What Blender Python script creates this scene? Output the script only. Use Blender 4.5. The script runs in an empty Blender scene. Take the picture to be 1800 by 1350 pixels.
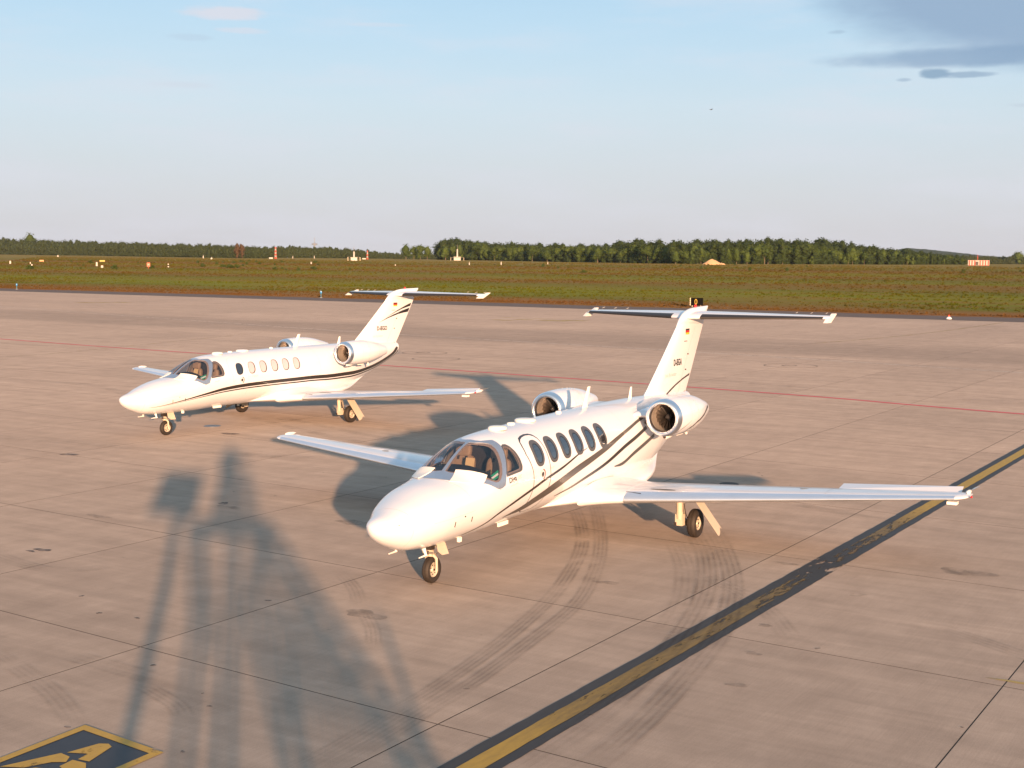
import bpy, bmesh, math, random
import numpy as np
from mathutils import Vector, Matrix, noise
from mathutils.geometry import delaunay_2d_cdt
rnd = random.Random(7)
scene = bpy.context.scene
COL = scene.collection
rad = math.radians

# ------------------------------------------------------------------ camera, sky, sun, exposure
CAM_H = 5.354
F_PX, HOR_Y, ROLL = 2352.7, 456.1, 0.006765          # of the 1800 x 1350 photograph
cam = bpy.data.cameras.new('camera')
cam.sensor_width = 36.0
cam.lens = 36.0 * F_PX / 1800.0
cam.clip_start = 0.05
cam.clip_end = 30000
cam_ob = bpy.data.objects.new('camera', cam)
COL.objects.link(cam_ob)
_p = math.atan((675 - HOR_Y) / F_PX)
_F = Vector((0, math.cos(_p), -math.sin(_p))); _U = Vector((0, math.sin(_p), math.cos(_p))); _R = Vector((1, 0, 0))
_R2 = _R * math.cos(ROLL) + _U * math.sin(ROLL); _U2 = -_R * math.sin(ROLL) + _U * math.cos(ROLL)
M = Matrix((( _R2.x, _U2.x, -_F.x, 0), (_R2.y, _U2.y, -_F.y, 0), (_R2.z, _U2.z, -_F.z, CAM_H), (0, 0, 0, 1)))
cam_ob.matrix_world = M
scene.camera = cam_ob

SUN_EL = rad(8.0)
SUN_DIR = Vector((-0.19319, 0.97124, -0.13917))       # travel direction of the sunlight
world = bpy.data.worlds.new('World')
scene.world = world
world.use_nodes = True
EXPOSURE = 1.2
SKY_STRENGTH = 0.065
sun = bpy.data.lights.new('sun', 'SUN')
sun.energy = 5.0
sun.angle = rad(0.75)
sun.color = (1.0, 0.58, 0.33)
sun_ob = bpy.data.objects.new('sun', sun)
COL.objects.link(sun_ob)
sun_ob.rotation_euler = SUN_DIR.to_track_quat('-Z', 'Y').to_euler()
sun_ob.location = (0, -40, 60)
vs = scene.view_settings
vs.view_transform = 'Standard'; vs.look = 'None'; vs.gamma = 1.0; vs.use_curve_mapping = False
vs.exposure = EXPOSURE

def build_sky():
    nt = world.node_tree; N = nt.nodes; L = nt.links
    N.clear()
    out = N.new('ShaderNodeOutputWorld'); bg = N.new('ShaderNodeBackground')
    sky = N.new('ShaderNodeTexSky'); sky.sky_type = 'NISHITA'; sky.sun_disc = False
    sky.sun_elevation = SUN_EL; sky.sun_rotation = math.atan2(-SUN_DIR.x, -SUN_DIR.y)
    sky.air_density = 1.0; sky.dust_density = 1.2; sky.ozone_density = 1.6; sky.altitude = 80
    tc = N.new('ShaderNodeTexCoord')
    sep = N.new('ShaderNodeSeparateXYZ'); L.new(tc.outputs['Generated'], sep.inputs[0])
    def math_(op, a, b=None, c=None, clamp=False):
        n = N.new('ShaderNodeMath'); n.operation = op; n.use_clamp = clamp
        for i, v in enumerate((a, b, c)):
            if v is None: continue
            if isinstance(v, (int, float)): n.inputs[i].default_value = v
            else: L.new(v, n.inputs[i])
        return n.outputs[0]
    az = math_('ARCTAN2', sep.outputs[0], sep.outputs[1])
    el = math_('ARCSINE', sep.outputs[2])
    comb = N.new('ShaderNodeCombineXYZ'); L.new(az, comb.inputs[0]); L.new(el, comb.inputs[1])
    def nz(scale, sx, sy, detail=5, rough=0.55):
        mp = N.new('ShaderNodeMapping'); mp.inputs['Scale'].default_value = (sx, sy, 1); L.new(comb.outputs[0], mp.inputs[0])
        t = N.new('ShaderNodeTexNoise'); t.inputs['Scale'].default_value = scale; t.inputs['Detail'].default_value = detail
        t.inputs['Roughness'].default_value = rough; L.new(mp.outputs[0], t.inputs[0]); return t.outputs[0]
    n1 = nz(22, 1, 3.2); n2 = nz(90, 1, 3.0, 4); n3 = nz(6, 1, 5, 5)
    def blob(u, v, a, b, k1, k2, lo, hi):
        du = math_('DIVIDE', math_('SUBTRACT', az, u), a); dv = math_('DIVIDE', math_('SUBTRACT', el, v), b)
        q = math_('SUBTRACT', 1.0, math_('ADD', math_('MULTIPLY', du, du), math_('MULTIPLY', dv, dv)))
        q = math_('ADD', q, math_('MULTIPLY', math_('SUBTRACT', n1, 0.5), k1))
        q = math_('ADD', q, math_('MULTIPLY', math_('SUBTRACT', n2, 0.5), k2))
        m = N.new('ShaderNodeMapRange'); m.interpolation_type = 'SMOOTHSTEP'
        m.inputs['From Min'].default_value = lo; m.inputs['From Max'].default_value = hi; L.new(q, m.inputs['Value']); return m.outputs[0]
    def mix(fac, a, b, mode='MIX'):
        n = N.new('ShaderNodeMix'); n.data_type = 'RGBA'; n.blend_type = mode
        if isinstance(fac, (int, float)): n.inputs[0].default_value = fac
        else: L.new(fac, n.inputs[0])
        for i, v in ((6, a), (7, b)):
            if isinstance(v, tuple): n.inputs[i].default_value = v
            else: L.new(v, n.inputs[i])
        return n.outputs[2]
    def mapr(v, a, b, c=0.0, d=1.0):
        m = N.new('ShaderNodeMapRange'); m.interpolation_type = 'SMOOTHSTEP'
        for k, x in (('From Min', a), ('From Max', b), ('To Min', c), ('To Max', d)): m.inputs[k].default_value = x
        L.new(v, m.inputs['Value']); return m.outputs[0]
    k = 1.0 / (SKY_STRENGTH * 2 ** EXPOSURE)
    base = mix(1.0, sky.outputs[0], SKY_TINT, 'MULTIPLY')
    # thin high veil that pales the evening sky towards the horizon
    veil = math_('ADD', mapr(math_('ABSOLUTE', el), 0.0, 0.34, 0.90, 0.42), math_('MULTIPLY', math_('SUBTRACT', n3, 0.5), 0.22), clamp=True)
    vr = N.new('ShaderNodeValToRGB'); L.new(mapr(el, 0.0, 0.24), vr.inputs[0])
    cr = vr.color_ramp; cr.elements[0].position = 0; cr.elements[0].color = (VEIL[0][0], VEIL[0][1], VEIL[0][2], 1)
    cr.elements[1].position = 1; cr.elements[1].color = (VEIL[2][0], VEIL[2][1], VEIL[2][2], 1)
    e = cr.elements.new(0.45); e.color = (VEIL[1][0], VEIL[1][1], VEIL[1][2], 1)
    vcol = mix(1.0, vr.outputs[0], (k, k, k, 1), 'MULTIPLY')
    # the haze glows towards the low sun
    sd = N.new('ShaderNodeVectorMath'); sd.operation = 'DOT_PRODUCT'; L.new(tc.outputs['Generated'], sd.inputs[0]); sd.inputs[1].default_value = tuple(-SUN_DIR)
    glow = math_('POWER', mapr(sd.outputs['Value'], -.1, 1.0), 2.0)
    vcol = mix(glow, vcol, mix(1.0, vcol, (2.6, 1.9, 1.25, 1), 'MULTIPLY'))
    base = mix(veil, base, vcol)
    def C(r, g, b): return (r * k, g * k, b * k, 1)
    base = mix(math_('MULTIPLY', mapr(n3, 0.46, 0.70), 0.30), base, C(.74, .75, .82))
    big = blob(.45, .200, .215, .066, .42, .08, -.50, .30)
    base = mix(math_('MULTIPLY', big, 0.92), base, C(.31, .44, .61))
    low = blob(.335, .142, .13, .0085, .9, .2, .0, .9)
    base = mix(math_('MULTIPLY', low, 0.75), base, C(.27, .40, .57))
    tl = blob(.19, .199, .12, .012, .8, .2, .1, 1.1)
    base = mix(math_('MULTIPLY', tl, 0.55), base, C(.33, .47, .64))
    for (u, v, a, b, f, c) in ((.300, .131, .013, .0042, .9, (.27, .41, .56)), (.322, .1295, .022, .0028, .75, (.30, .43, .58)),
                               (.279, .1275, .007, .0016, .6, (.36, .48, .62)), (.232, .1615, .009, .0020, .6, (.38, .52, .66)),
                               (.375, .108, .03, .0022, .35, (.50, .56, .66)),
                               (-.210, .1725, .036, .0058, .62, (.80, .74, .79)), (-.196, .161, .022, .0028, .40, (.78, .74, .80)),
                               (-.232, .155, .02, .003, .35, (.50, .62, .76)), (-.24, .122, .03, .003, .3, (.64, .68, .77)),
                               (-.10, .168, .03, .002, .25, (.78, .74, .80))):
        base = mix(math_('MULTIPLY', blob(u, v, a, b, 1.3, .9, .0, .9), f), base, C(*c))
    L.new(base, bg.inputs[0]); bg.inputs[1].default_value = SKY_STRENGTH
    L.new(bg.outputs[0], out.inputs[0])
SKY_TINT = (.97, 1.0, 1.08, 1)
VEIL = ((.70, .70, .765), (.69, .80, .91), (.56, .82, 1.04))
build_sky()

# ------------------------------------------------------------------ helpers
def tag(o, label=None, cat=None, group=None, kind=None):
    if label: o['label'] = label
    if cat: o['category'] = cat
    if group: o['group'] = group
    if kind: o['kind'] = kind
    return o

def link(name, data, parent=None):
    o = bpy.data.objects.new(name, data); COL.objects.link(o)
    if parent is not None: o.parent = parent
    return o

def thing(name, label, cat, loc=(0, 0, 0), rz=0.0, group=None):
    o = link(name, None); o.location = loc; o.rotation_euler = (0, 0, rz); o.empty_display_size = 0.3
    return tag(o, label, cat, group)

def nodes_of(m):
    m.use_nodes = True; nt = m.node_tree
    return nt, nt.nodes, nt.links, nt.nodes['Principled BSDF']

def mat(name, col, rough=0.5, metal=0.0, coat=0.0, var=0.0, vscale=4.0, bump=0.0, bscale=40.0, spec=0.5, emit=None):
    m = bpy.data.materials.new(name); nt, N, L, b = nodes_of(m)
    b.inputs['Base Color'].default_value = (*col, 1); b.inputs['Roughness'].default_value = rough
    b.inputs['Metallic'].default_value = metal; b.inputs['Coat Weight'].default_value = coat
    b.inputs['Coat Roughness'].default_value = 0.06
    b.inputs['Specular IOR Level'].default_value = spec
    tc = N.new('ShaderNodeTexCoord')
    if var:
        t = N.new('ShaderNodeTexNoise'); t.inputs['Scale'].default_value = vscale; t.inputs['Detail'].default_value = 5
        L.new(tc.outputs['Object'], t.inputs[0])
        r = N.new('ShaderNodeMix'); r.data_type = 'RGBA'
        r.inputs[6].default_value = (*[c * (1 - var) for c in col], 1); r.inputs[7].default_value = (*[min(1, c * (1 + var)) for c in col], 1)
        L.new(t.outputs[0], r.inputs[0]); L.new(r.outputs[2], b.inputs['Base Color'])
        q = N.new('ShaderNodeMapRange'); q.inputs['To Min'].default_value = max(0.02, rough - var * .4); q.inputs['To Max'].default_value = min(1, rough + var * .4)
        L.new(t.outputs[0], q.inputs[0]); L.new(q.outputs[0], b.inputs['Roughness'])
    if bump:
        t = N.new('ShaderNodeTexNoise'); t.inputs['Scale'].default_value = bscale; t.inputs['Detail'].default_value = 4
        L.new(tc.outputs['Object'], t.inputs[0])
        bm = N.new('ShaderNodeBump'); bm.inputs['Strength'].default_value = bump; bm.inputs['Distance'].default_value = 0.02
        L.new(t.outputs[0], bm.inputs['Height']); L.new(bm.outputs[0], b.inputs['Normal'])
    if emit:
        b.inputs['Emission Color'].default_value = (*emit[0], 1); b.inputs['Emission Strength'].default_value = emit[1]
    return m

def mesh_of(name, verts, faces, m, smooth=False, sharp=None):
    me = bpy.data.meshes.new(name); me.from_pydata([tuple(v) for v in verts], [], faces); me.update()
    for x in (m if isinstance(m, (list, tuple)) else [m]): me.materials.append(x)
    if smooth:
        me.polygons.foreach_set('use_smooth', [True] * len(me.polygons))
        if sharp: me.set_sharp_from_angle(angle=rad(sharp))
    return me

class MB:
    """collects shapes and links them as ONE mesh object"""
    def __init__(s): s.v = []; s.f = []
    def add(s, vs, fs):
        o = len(s.v); s.v += [tuple(v) for v in vs]; s.f += [tuple(i + o for i in f) for f in fs]; return s
    def box(s, c, d, rot=None, taper=1.0):
        hx, hy, hz = d[0] / 2, d[1] / 2, d[2] / 2; vs = []
        for z in (-1, 1):
            k = taper if z > 0 else 1.0
            for x, y in ((-1, -1), (1, -1), (1, 1), (-1, 1)):
                v = Vector((x * hx * k, y * hy * k, z * hz))
                if rot is not None: v = rot @ v
                vs.append(v + Vector(c))
        return s.add(vs, [(3, 2, 1, 0), (4, 5, 6, 7), (0, 1, 5, 4), (1, 2, 6, 5), (2, 3, 7, 6), (3, 0, 4, 7)])
    def pillow(s, c, d, rot=None, n=18, m=10, e=.45):
        sg = lambda v: math.copysign(abs(v) ** e, v); vs = []
        for i in range(m + 1):
            a = -math.pi / 2 + math.pi * i / m
            for j in range(n):
                b = 2 * math.pi * j / n; v = Vector((d[0] / 2 * sg(math.cos(a)) * sg(math.cos(b)), d[1] / 2 * sg(math.cos(a)) * sg(math.sin(b)), d[2] / 2 * sg(math.sin(a))))
                vs.append((rot @ v if rot is not None else v) + Vector(c))
        return s.add(vs, [(i * n + j, i * n + (j + 1) % n, (i + 1) * n + (j + 1) % n, (i + 1) * n + j) for i in range(m) for j in range(n)])
    def tube(s, pts, r, n=8, cap=True):
        pts = [Vector(p) for p in pts]; rs = r if isinstance(r, (list, tuple)) else [r] * len(pts); vs = []; fs = []
        for i, p in enumerate(pts):
            t = (pts[min(i + 1, len(pts) - 1)] - pts[max(i - 1, 0)]).normalized()
            a = Vector((0, 0, 1)) if abs(t.z) < .9 else Vector((1, 0, 0))
            u = t.cross(a).normalized(); w = t.cross(u)
            for j in range(n):
                an = 2 * math.pi * j / n; vs.append(p + (u * math.cos(an) + w * math.sin(an)) * rs[i])
        for i in range(len(pts) - 1):
            for j in range(n): fs.append((i * n + j, i * n + (j + 1) % n, (i + 1) * n + (j + 1) % n, (i + 1) * n + j))
        if cap: fs.append(tuple(range(n))[::-1]); fs.append(tuple((len(pts) - 1) * n + j for j in range(n)))
        return s.add(vs, fs)
    def lathe(s, prof, axis, c=(0, 0, 0), n=32, cap0=False, cap1=False, sq=None):
        """prof: (position along axis, radius)"""
        c = Vector(c); vs = []; fs = []
        ax = {'x': (Vector((1, 0, 0)), Vector((0, 1, 0)), Vector((0, 0, 1))), 'y': (Vector((0, 1, 0)), Vector((0, 0, 1)), Vector((1, 0, 0))), 'z': (Vector((0, 0, 1)), Vector((1, 0, 0)), Vector((0, 1, 0)))}[axis]
        for t, r in prof:
            for j in range(n):
                a = 2 * math.pi * j / n; vs.append(c + ax[0] * t + (ax[1] * math.cos(a) + ax[2] * math.sin(a)) * r)
        for i in range(len(prof) - 1):
            for j in range(n): fs.append((i * n + j, i * n + (j + 1) % n, (i + 1) * n + (j + 1) % n, (i + 1) * n + j))
        if cap0: fs.append(tuple(range(n))[::-1])
        if cap1: fs.append(tuple((len(prof) - 1) * n + j for j in range(n)))
        return s.add(vs, fs)
    def mesh(s, name, m, smooth=False, sharp=35, recalc=True, bev=0.0):
        bm = bmesh.new(); vv = [bm.verts.new(v) for v in s.v]
        for f in s.f:
            try: bm.faces.new([vv[i] for i in f])
            except ValueError: pass
        if bev: bmesh.ops.bevel(bm, geom=[e for e in bm.edges if e.calc_face_angle(0) > .6], offset=bev, segments=2, profile=.6, affect='EDGES')
        if recalc: bmesh.ops.recalc_face_normals(bm, faces=bm.faces)
        me = bpy.data.meshes.new(name); bm.to_mesh(me); bm.free()
        for x in (m if isinstance(m, (list, tuple)) else [m]): me.materials.append(x)
        if smooth:
            me.polygons.foreach_set('use_smooth', [True] * len(me.polygons)); me.set_sharp_from_angle(angle=rad(sharp))
        return me
    def build(s, name, m, parent=None, **k): return link(name, s.mesh(name, m, **k), parent)

# ------------------------------------------------------------------ materials
A1 = rad(58.1); A2 = rad(-35.1)
E1 = Vector((math.cos(A1), math.sin(A1), 0)); E2 = Vector((math.cos(A2), math.sin(A2), 0))
J0 = Vector((-5.10, 18.04, 0))

def concrete_mat():
    m = bpy.data.materials.new('pale_concrete'); nt, N, L, b = nodes_of(m)
    geo = N.new('ShaderNodeNewGeometry')
    mp = N.new('ShaderNodeMapping'); mp.vector_type = 'TEXTURE'; mp.inputs['Rotation'].default_value = (0, 0, A1)
    L.new(geo.outputs['Position'], mp.inputs[0])
    def nz(sx, sy, detail=6, rough=.6, src=mp):
        q = N.new('ShaderNodeMapping'); q.inputs['Scale'].default_value = (sx, sy, 1); L.new(src.outputs[0], q.inputs[0])
        t = N.new('ShaderNodeTexNoise'); t.inputs['Scale'].default_value = 1; t.inputs['Detail'].default_value = detail
        t.inputs['Roughness'].default_value = rough; L.new(q.outputs[0], t.inputs[0]); return t.outputs[0]
    def ramp(v, a, b_, lo, hi):
        r = N.new('ShaderNodeMapRange'); L.new(v, r.inputs[0])
        for k, x in (('From Min', a), ('From Max', b_), ('To Min', lo), ('To Max', hi)): r.inputs[k].default_value = x
        return r.outputs[0]
    def mul(a, b_):
        n = N.new('ShaderNodeMath'); n.operation = 'MULTIPLY'; L.new(a, n.inputs[0]); L.new(b_, n.inputs[1]); return n.outputs[0]
    broom = nz(1.2, 42, 3, .5)          # fine brushed lines along the slabs
    streak = nz(1.6, .14, 6, .62)       # long smears across
    streak2 = nz(5.0, .45, 5, .6)
    cloud = nz(.10, .10, 5, .55)
    grain = nz(55, 55, 3, .6)
    mott = nz(1.1, 1.4, 7, .68)
    f = ramp(broom, .3, .7, .955, 1.045)
    f = mul(f, ramp(streak, .3, .7, .87, 1.10)); f = mul(f, ramp(streak2, .3, .7, .93, 1.055))
    f = mul(f, ramp(cloud, .3, .7, .92, 1.07)); f = mul(f, ramp(grain, .25, .75, .89, 1.11)); f = mul(f, ramp(mott, .3, .7, .88, 1.09))
    oi = N.new('ShaderNodeObjectInfo'); f = mul(f, ramp(oi.outputs['Random'], 0, 1, .95, 1.05))
    # a lane worn darker by traffic, running across the apron
    sep = N.new('ShaderNodeSeparateXYZ'); L.new(mp.outputs[0], sep.inputs[0])
    lane = N.new('ShaderNodeMath'); lane.operation = 'ADD'; L.new(sep.outputs[0], lane.inputs[0])
    wob = N.new('ShaderNodeMath'); wob.operation = 'MULTIPLY'; L.new(streak, wob.inputs[0]); wob.inputs[1].default_value = 5
    L.new(wob.outputs[0], lane.inputs[1])
    a = ramp(lane.outputs[0], 75, 77.5, 0, 1); c = ramp(lane.outputs[0], 87, 92, 1, 0)
    for n_ in (a, c): n_.node.clamp = True
    dark = ramp(mul(a, c), 0, 1, 1, .80); f = mul(f, dark)
    col = N.new('ShaderNodeMix'); col.data_type = 'RGBA'
    col.inputs[6].default_value = (.306, .250, .208, 1); col.inputs[7].default_value = (.316, .266, .228, 1)
    L.new(mott, col.inputs[0])
    v = N.new('ShaderNodeVectorMath'); v.operation = 'SCALE'; L.new(col.outputs[2], v.inputs[0]); L.new(f, v.inputs['Scale'])
    L.new(v.outputs[0], b.inputs['Base Color'])
    b.inputs['Roughness'].default_value = .82; b.inputs['Specular IOR Level'].default_value = .25; b.inputs['Diffuse Roughness'].default_value = .24
    bp = N.new('ShaderNodeBump'); bp.inputs['Strength'].default_value = .12; bp.inputs['Distance'].default_value = .004
    L.new(mul(broom, grain), bp.inputs['Height']); L.new(bp.outputs[0], b.inputs['Normal'])
    return m

def worn_mat(name, col, col2, thr_lo, thr_hi, scale=(1, 1), alpha=1.0, rough=.7, dens=4.0, lines=0):
    """paint, rubber or stains on concrete: noise lets the ground show through. Object space, X along the mark."""
    m = bpy.data.materials.new(name); nt, N, L, b = nodes_of(m)
    out = N['Material Output']; tr = N.new('ShaderNodeBsdfTransparent'); mx = N.new('ShaderNodeMixShader')
    geo = N.new('ShaderNodeNewGeometry')
    mp = N.new('ShaderNodeMapping'); mp.vector_type = 'TEXTURE'; mp.inputs['Rotation'].default_value = (0, 0, A1); L.new(geo.outputs['Position'], mp.inputs[0])
    q = N.new('ShaderNodeMapping'); q.inputs['Scale'].default_value = (scale[0], scale[1], 1); L.new(mp.outputs[0], q.inputs[0])
    t = N.new('ShaderNodeTexNoise'); t.inputs['Scale'].default_value = dens; t.inputs['Detail'].default_value = 8; t.inputs['Roughness'].default_value = .65
    L.new(q.outputs[0], t.inputs[0])
    r = N.new('ShaderNodeMapRange'); r.inputs['From Min'].default_value = thr_lo; r.inputs['From Max'].default_value = thr_hi
    r.inputs['To Min'].default_value = 0; r.inputs['To Max'].default_value = alpha; L.new(t.outputs[0], r.inputs[0])
    fac = r.outputs[0]
    if lines:
        uv = N.new('ShaderNodeTexCoord'); sp = N.new('ShaderNodeSeparateXYZ'); L.new(uv.outputs['UV'], sp.inputs[0])
        w = N.new('ShaderNodeMath'); w.operation = 'MULTIPLY'; w.inputs[1].default_value = lines * 2 * math.pi; L.new(sp.outputs[0], w.inputs[0])
        s_ = N.new('ShaderNodeMath'); s_.operation = 'COSINE'; L.new(w.outputs[0], s_.inputs[0])
        k = N.new('ShaderNodeMapRange'); k.inputs['From Min'].default_value = -.9; k.inputs['From Max'].default_value = .5
        k.inputs['To Min'].default_value = 1; k.inputs['To Max'].default_value = .38; L.new(s_.outputs[0], k.inputs[0])
        en = N.new('ShaderNodeMath'); en.operation = 'PINGPONG'; en.inputs[1].default_value = .5; L.new(sp.outputs[1], en.inputs[0])
        e2 = N.new('ShaderNodeMapRange'); e2.inputs['From Max'].default_value = .22; L.new(en.outputs[0], e2.inputs[0])
        for o in (k.outputs[0], e2.outputs[0]):
            mm = N.new('ShaderNodeMath'); mm.operation = 'MULTIPLY'; L.new(fac, mm.inputs[0]); L.new(o, mm.inputs[1]); fac = mm.outputs[0]
    t2 = N.new('ShaderNodeTexNoise'); t2.inputs['Scale'].default_value = dens * 2.3; t2.inputs['Detail'].default_value = 6; L.new(mp.outputs[0], t2.inputs[0])
    cm = N.new('ShaderNodeMix'); cm.data_type = 'RGBA'; cm.inputs[6].default_value = (*col, 1); cm.inputs[7].default_value = (*col2, 1)
    L.new(t2.outputs[0], cm.inputs[0]); L.new(cm.outputs[2], b.inputs['Base Color']); b.inputs['Roughness'].default_value = rough
    L.new(fac, mx.inputs[0]); L.new(tr.outputs[0], mx.inputs[1]); L.new(b.outputs[0], mx.inputs[2]); L.new(mx.outputs[0], out.inputs[0])
    return m

def centreline_mats():
    """black border and yellow line; the wear follows the distance along the line"""
    res = []
    for which in ('black', 'yellow'):
        m = bpy.data.materials.new(which + '_line_paint'); nt, N, L, b = nodes_of(m)
        out = N['Material Output']; tr = N.new('ShaderNodeBsdfTransparent'); mx = N.new('ShaderNodeMixShader')
        geo = N.new('ShaderNodeNewGeometry')
        mp = N.new('ShaderNodeMapping'); mp.vector_type = 'TEXTURE'; mp.inputs['Rotation'].default_value = (0, 0, A1); L.new(geo.outputs['Position'], mp.inputs[0])
        sep = N.new('ShaderNodeSeparateXYZ'); L.new(mp.outputs[0], sep.inputs[0])
        def nz(sx, sy, sc, d=7):
            q = N.new('ShaderNodeMapping'); q.inputs['Scale'].default_value = (sx, sy, 1); L.new(mp.outputs[0], q.inputs[0])
            t = N.new('ShaderNodeTexNoise'); t.inputs['Scale'].default_value = sc; t.inputs['Detail'].default_value = d; t.inputs['Roughness'].default_value = .68
            L.new(q.outputs[0], t.inputs[0]); return t.outputs[0]
        def ramp(stops):
            mr = N.new('ShaderNodeMapRange'); mr.inputs['From Min'].default_value = 8; mr.inputs['From Max'].default_value = 48; L.new(sep.outputs[0], mr.inputs[0])
            r = N.new('ShaderNodeValToRGB'); L.new(mr.outputs[0], r.inputs[0]); e = r.color_ramp.elements
            e[0].position = (stops[0][0] - 8) / 40; e[0].color = (stops[0][1],) * 3 + (1,)
            e[1].position = (stops[-1][0] - 8) / 40; e[1].color = (stops[-1][1],) * 3 + (1,)
            for s, v in stops[1:-1]: q = e.new((s - 8) / 40); q.color = (v,) * 3 + (1,)
            return r.outputs[0]
        def th(nv, lo, width):
            s = N.new('ShaderNodeMath'); s.operation = 'SUBTRACT'; L.new(nv, s.inputs[0]); L.new(lo, s.inputs[1])
            d = N.new('ShaderNodeMath'); d.operation = 'DIVIDE'; d.use_clamp = True; L.new(s.outputs[0], d.inputs[0]); d.inputs[1].default_value = width; return d.outputs[0]
        if which == 'black':
            lo = ramp([(9, .16), (20.5, .20), (21.7, .30), (22.4, .405), (23.0, .41), (23.7, .27), (25, .18), (46, .16)])
            fac = th(nz(.55, 1.6, 3.2), lo, .06)
            c = N.new('ShaderNodeMix'); c.data_type = 'RGBA'; c.inputs[6].default_value = (.015, .014, .016, 1); c.inputs[7].default_value = (.045, .040, .036, 1)
            L.new(nz(.8, 3, 4), c.inputs[0]); L.new(c.outputs[2], b.inputs['Base Color']); b.inputs['Roughness'].default_value = .62
        else:
            lo = ramp([(9, .25), (12.3, .27), (13.4, .33), (16.5, .33), (19, .35), (21.3, .48), (22.3, .60), (23.6, .50), (26, .40), (28.5, .33), (30, .20), (46, .15)])
            fac = th(nz(.6, 2.2, 3.6), lo, .09)
            dirt = ramp([(9, .15), (12.3, .25), (13.6, .66), (19, .85), (24, .92), (26.8, .80), (29.5, .15), (46, .05)])
            c = N.new('ShaderNodeMix'); c.data_type = 'RGBA'; c.inputs[6].default_value = (.48, .29, .035, 1); c.inputs[7].default_value = (.115, .075, .028, 1)
            ad = N.new('ShaderNodeMath'); ad.operation = 'ADD'; ad.use_clamp = True; L.new(dirt, ad.inputs[0])
            s2 = N.new('ShaderNodeMath'); s2.operation = 'MULTIPLY_ADD'; s2.inputs[1].default_value = .9; s2.inputs[2].default_value = -.45; L.new(nz(.7, 3, 5), s2.inputs[0]); L.new(s2.outputs[0], ad.inputs[1])
            L.new(ad.outputs[0], c.inputs[0]); L.new(c.outputs[2], b.inputs['Base Color']); b.inputs['Roughness'].default_value = .65
        L.new(fac, mx.inputs[0]); L.new(tr.outputs[0], mx.inputs[1]); L.new(b.outputs[0], mx.inputs[2]); L.new(mx.outputs[0], out.inputs[0])
        res.append(m)
    return res

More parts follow.
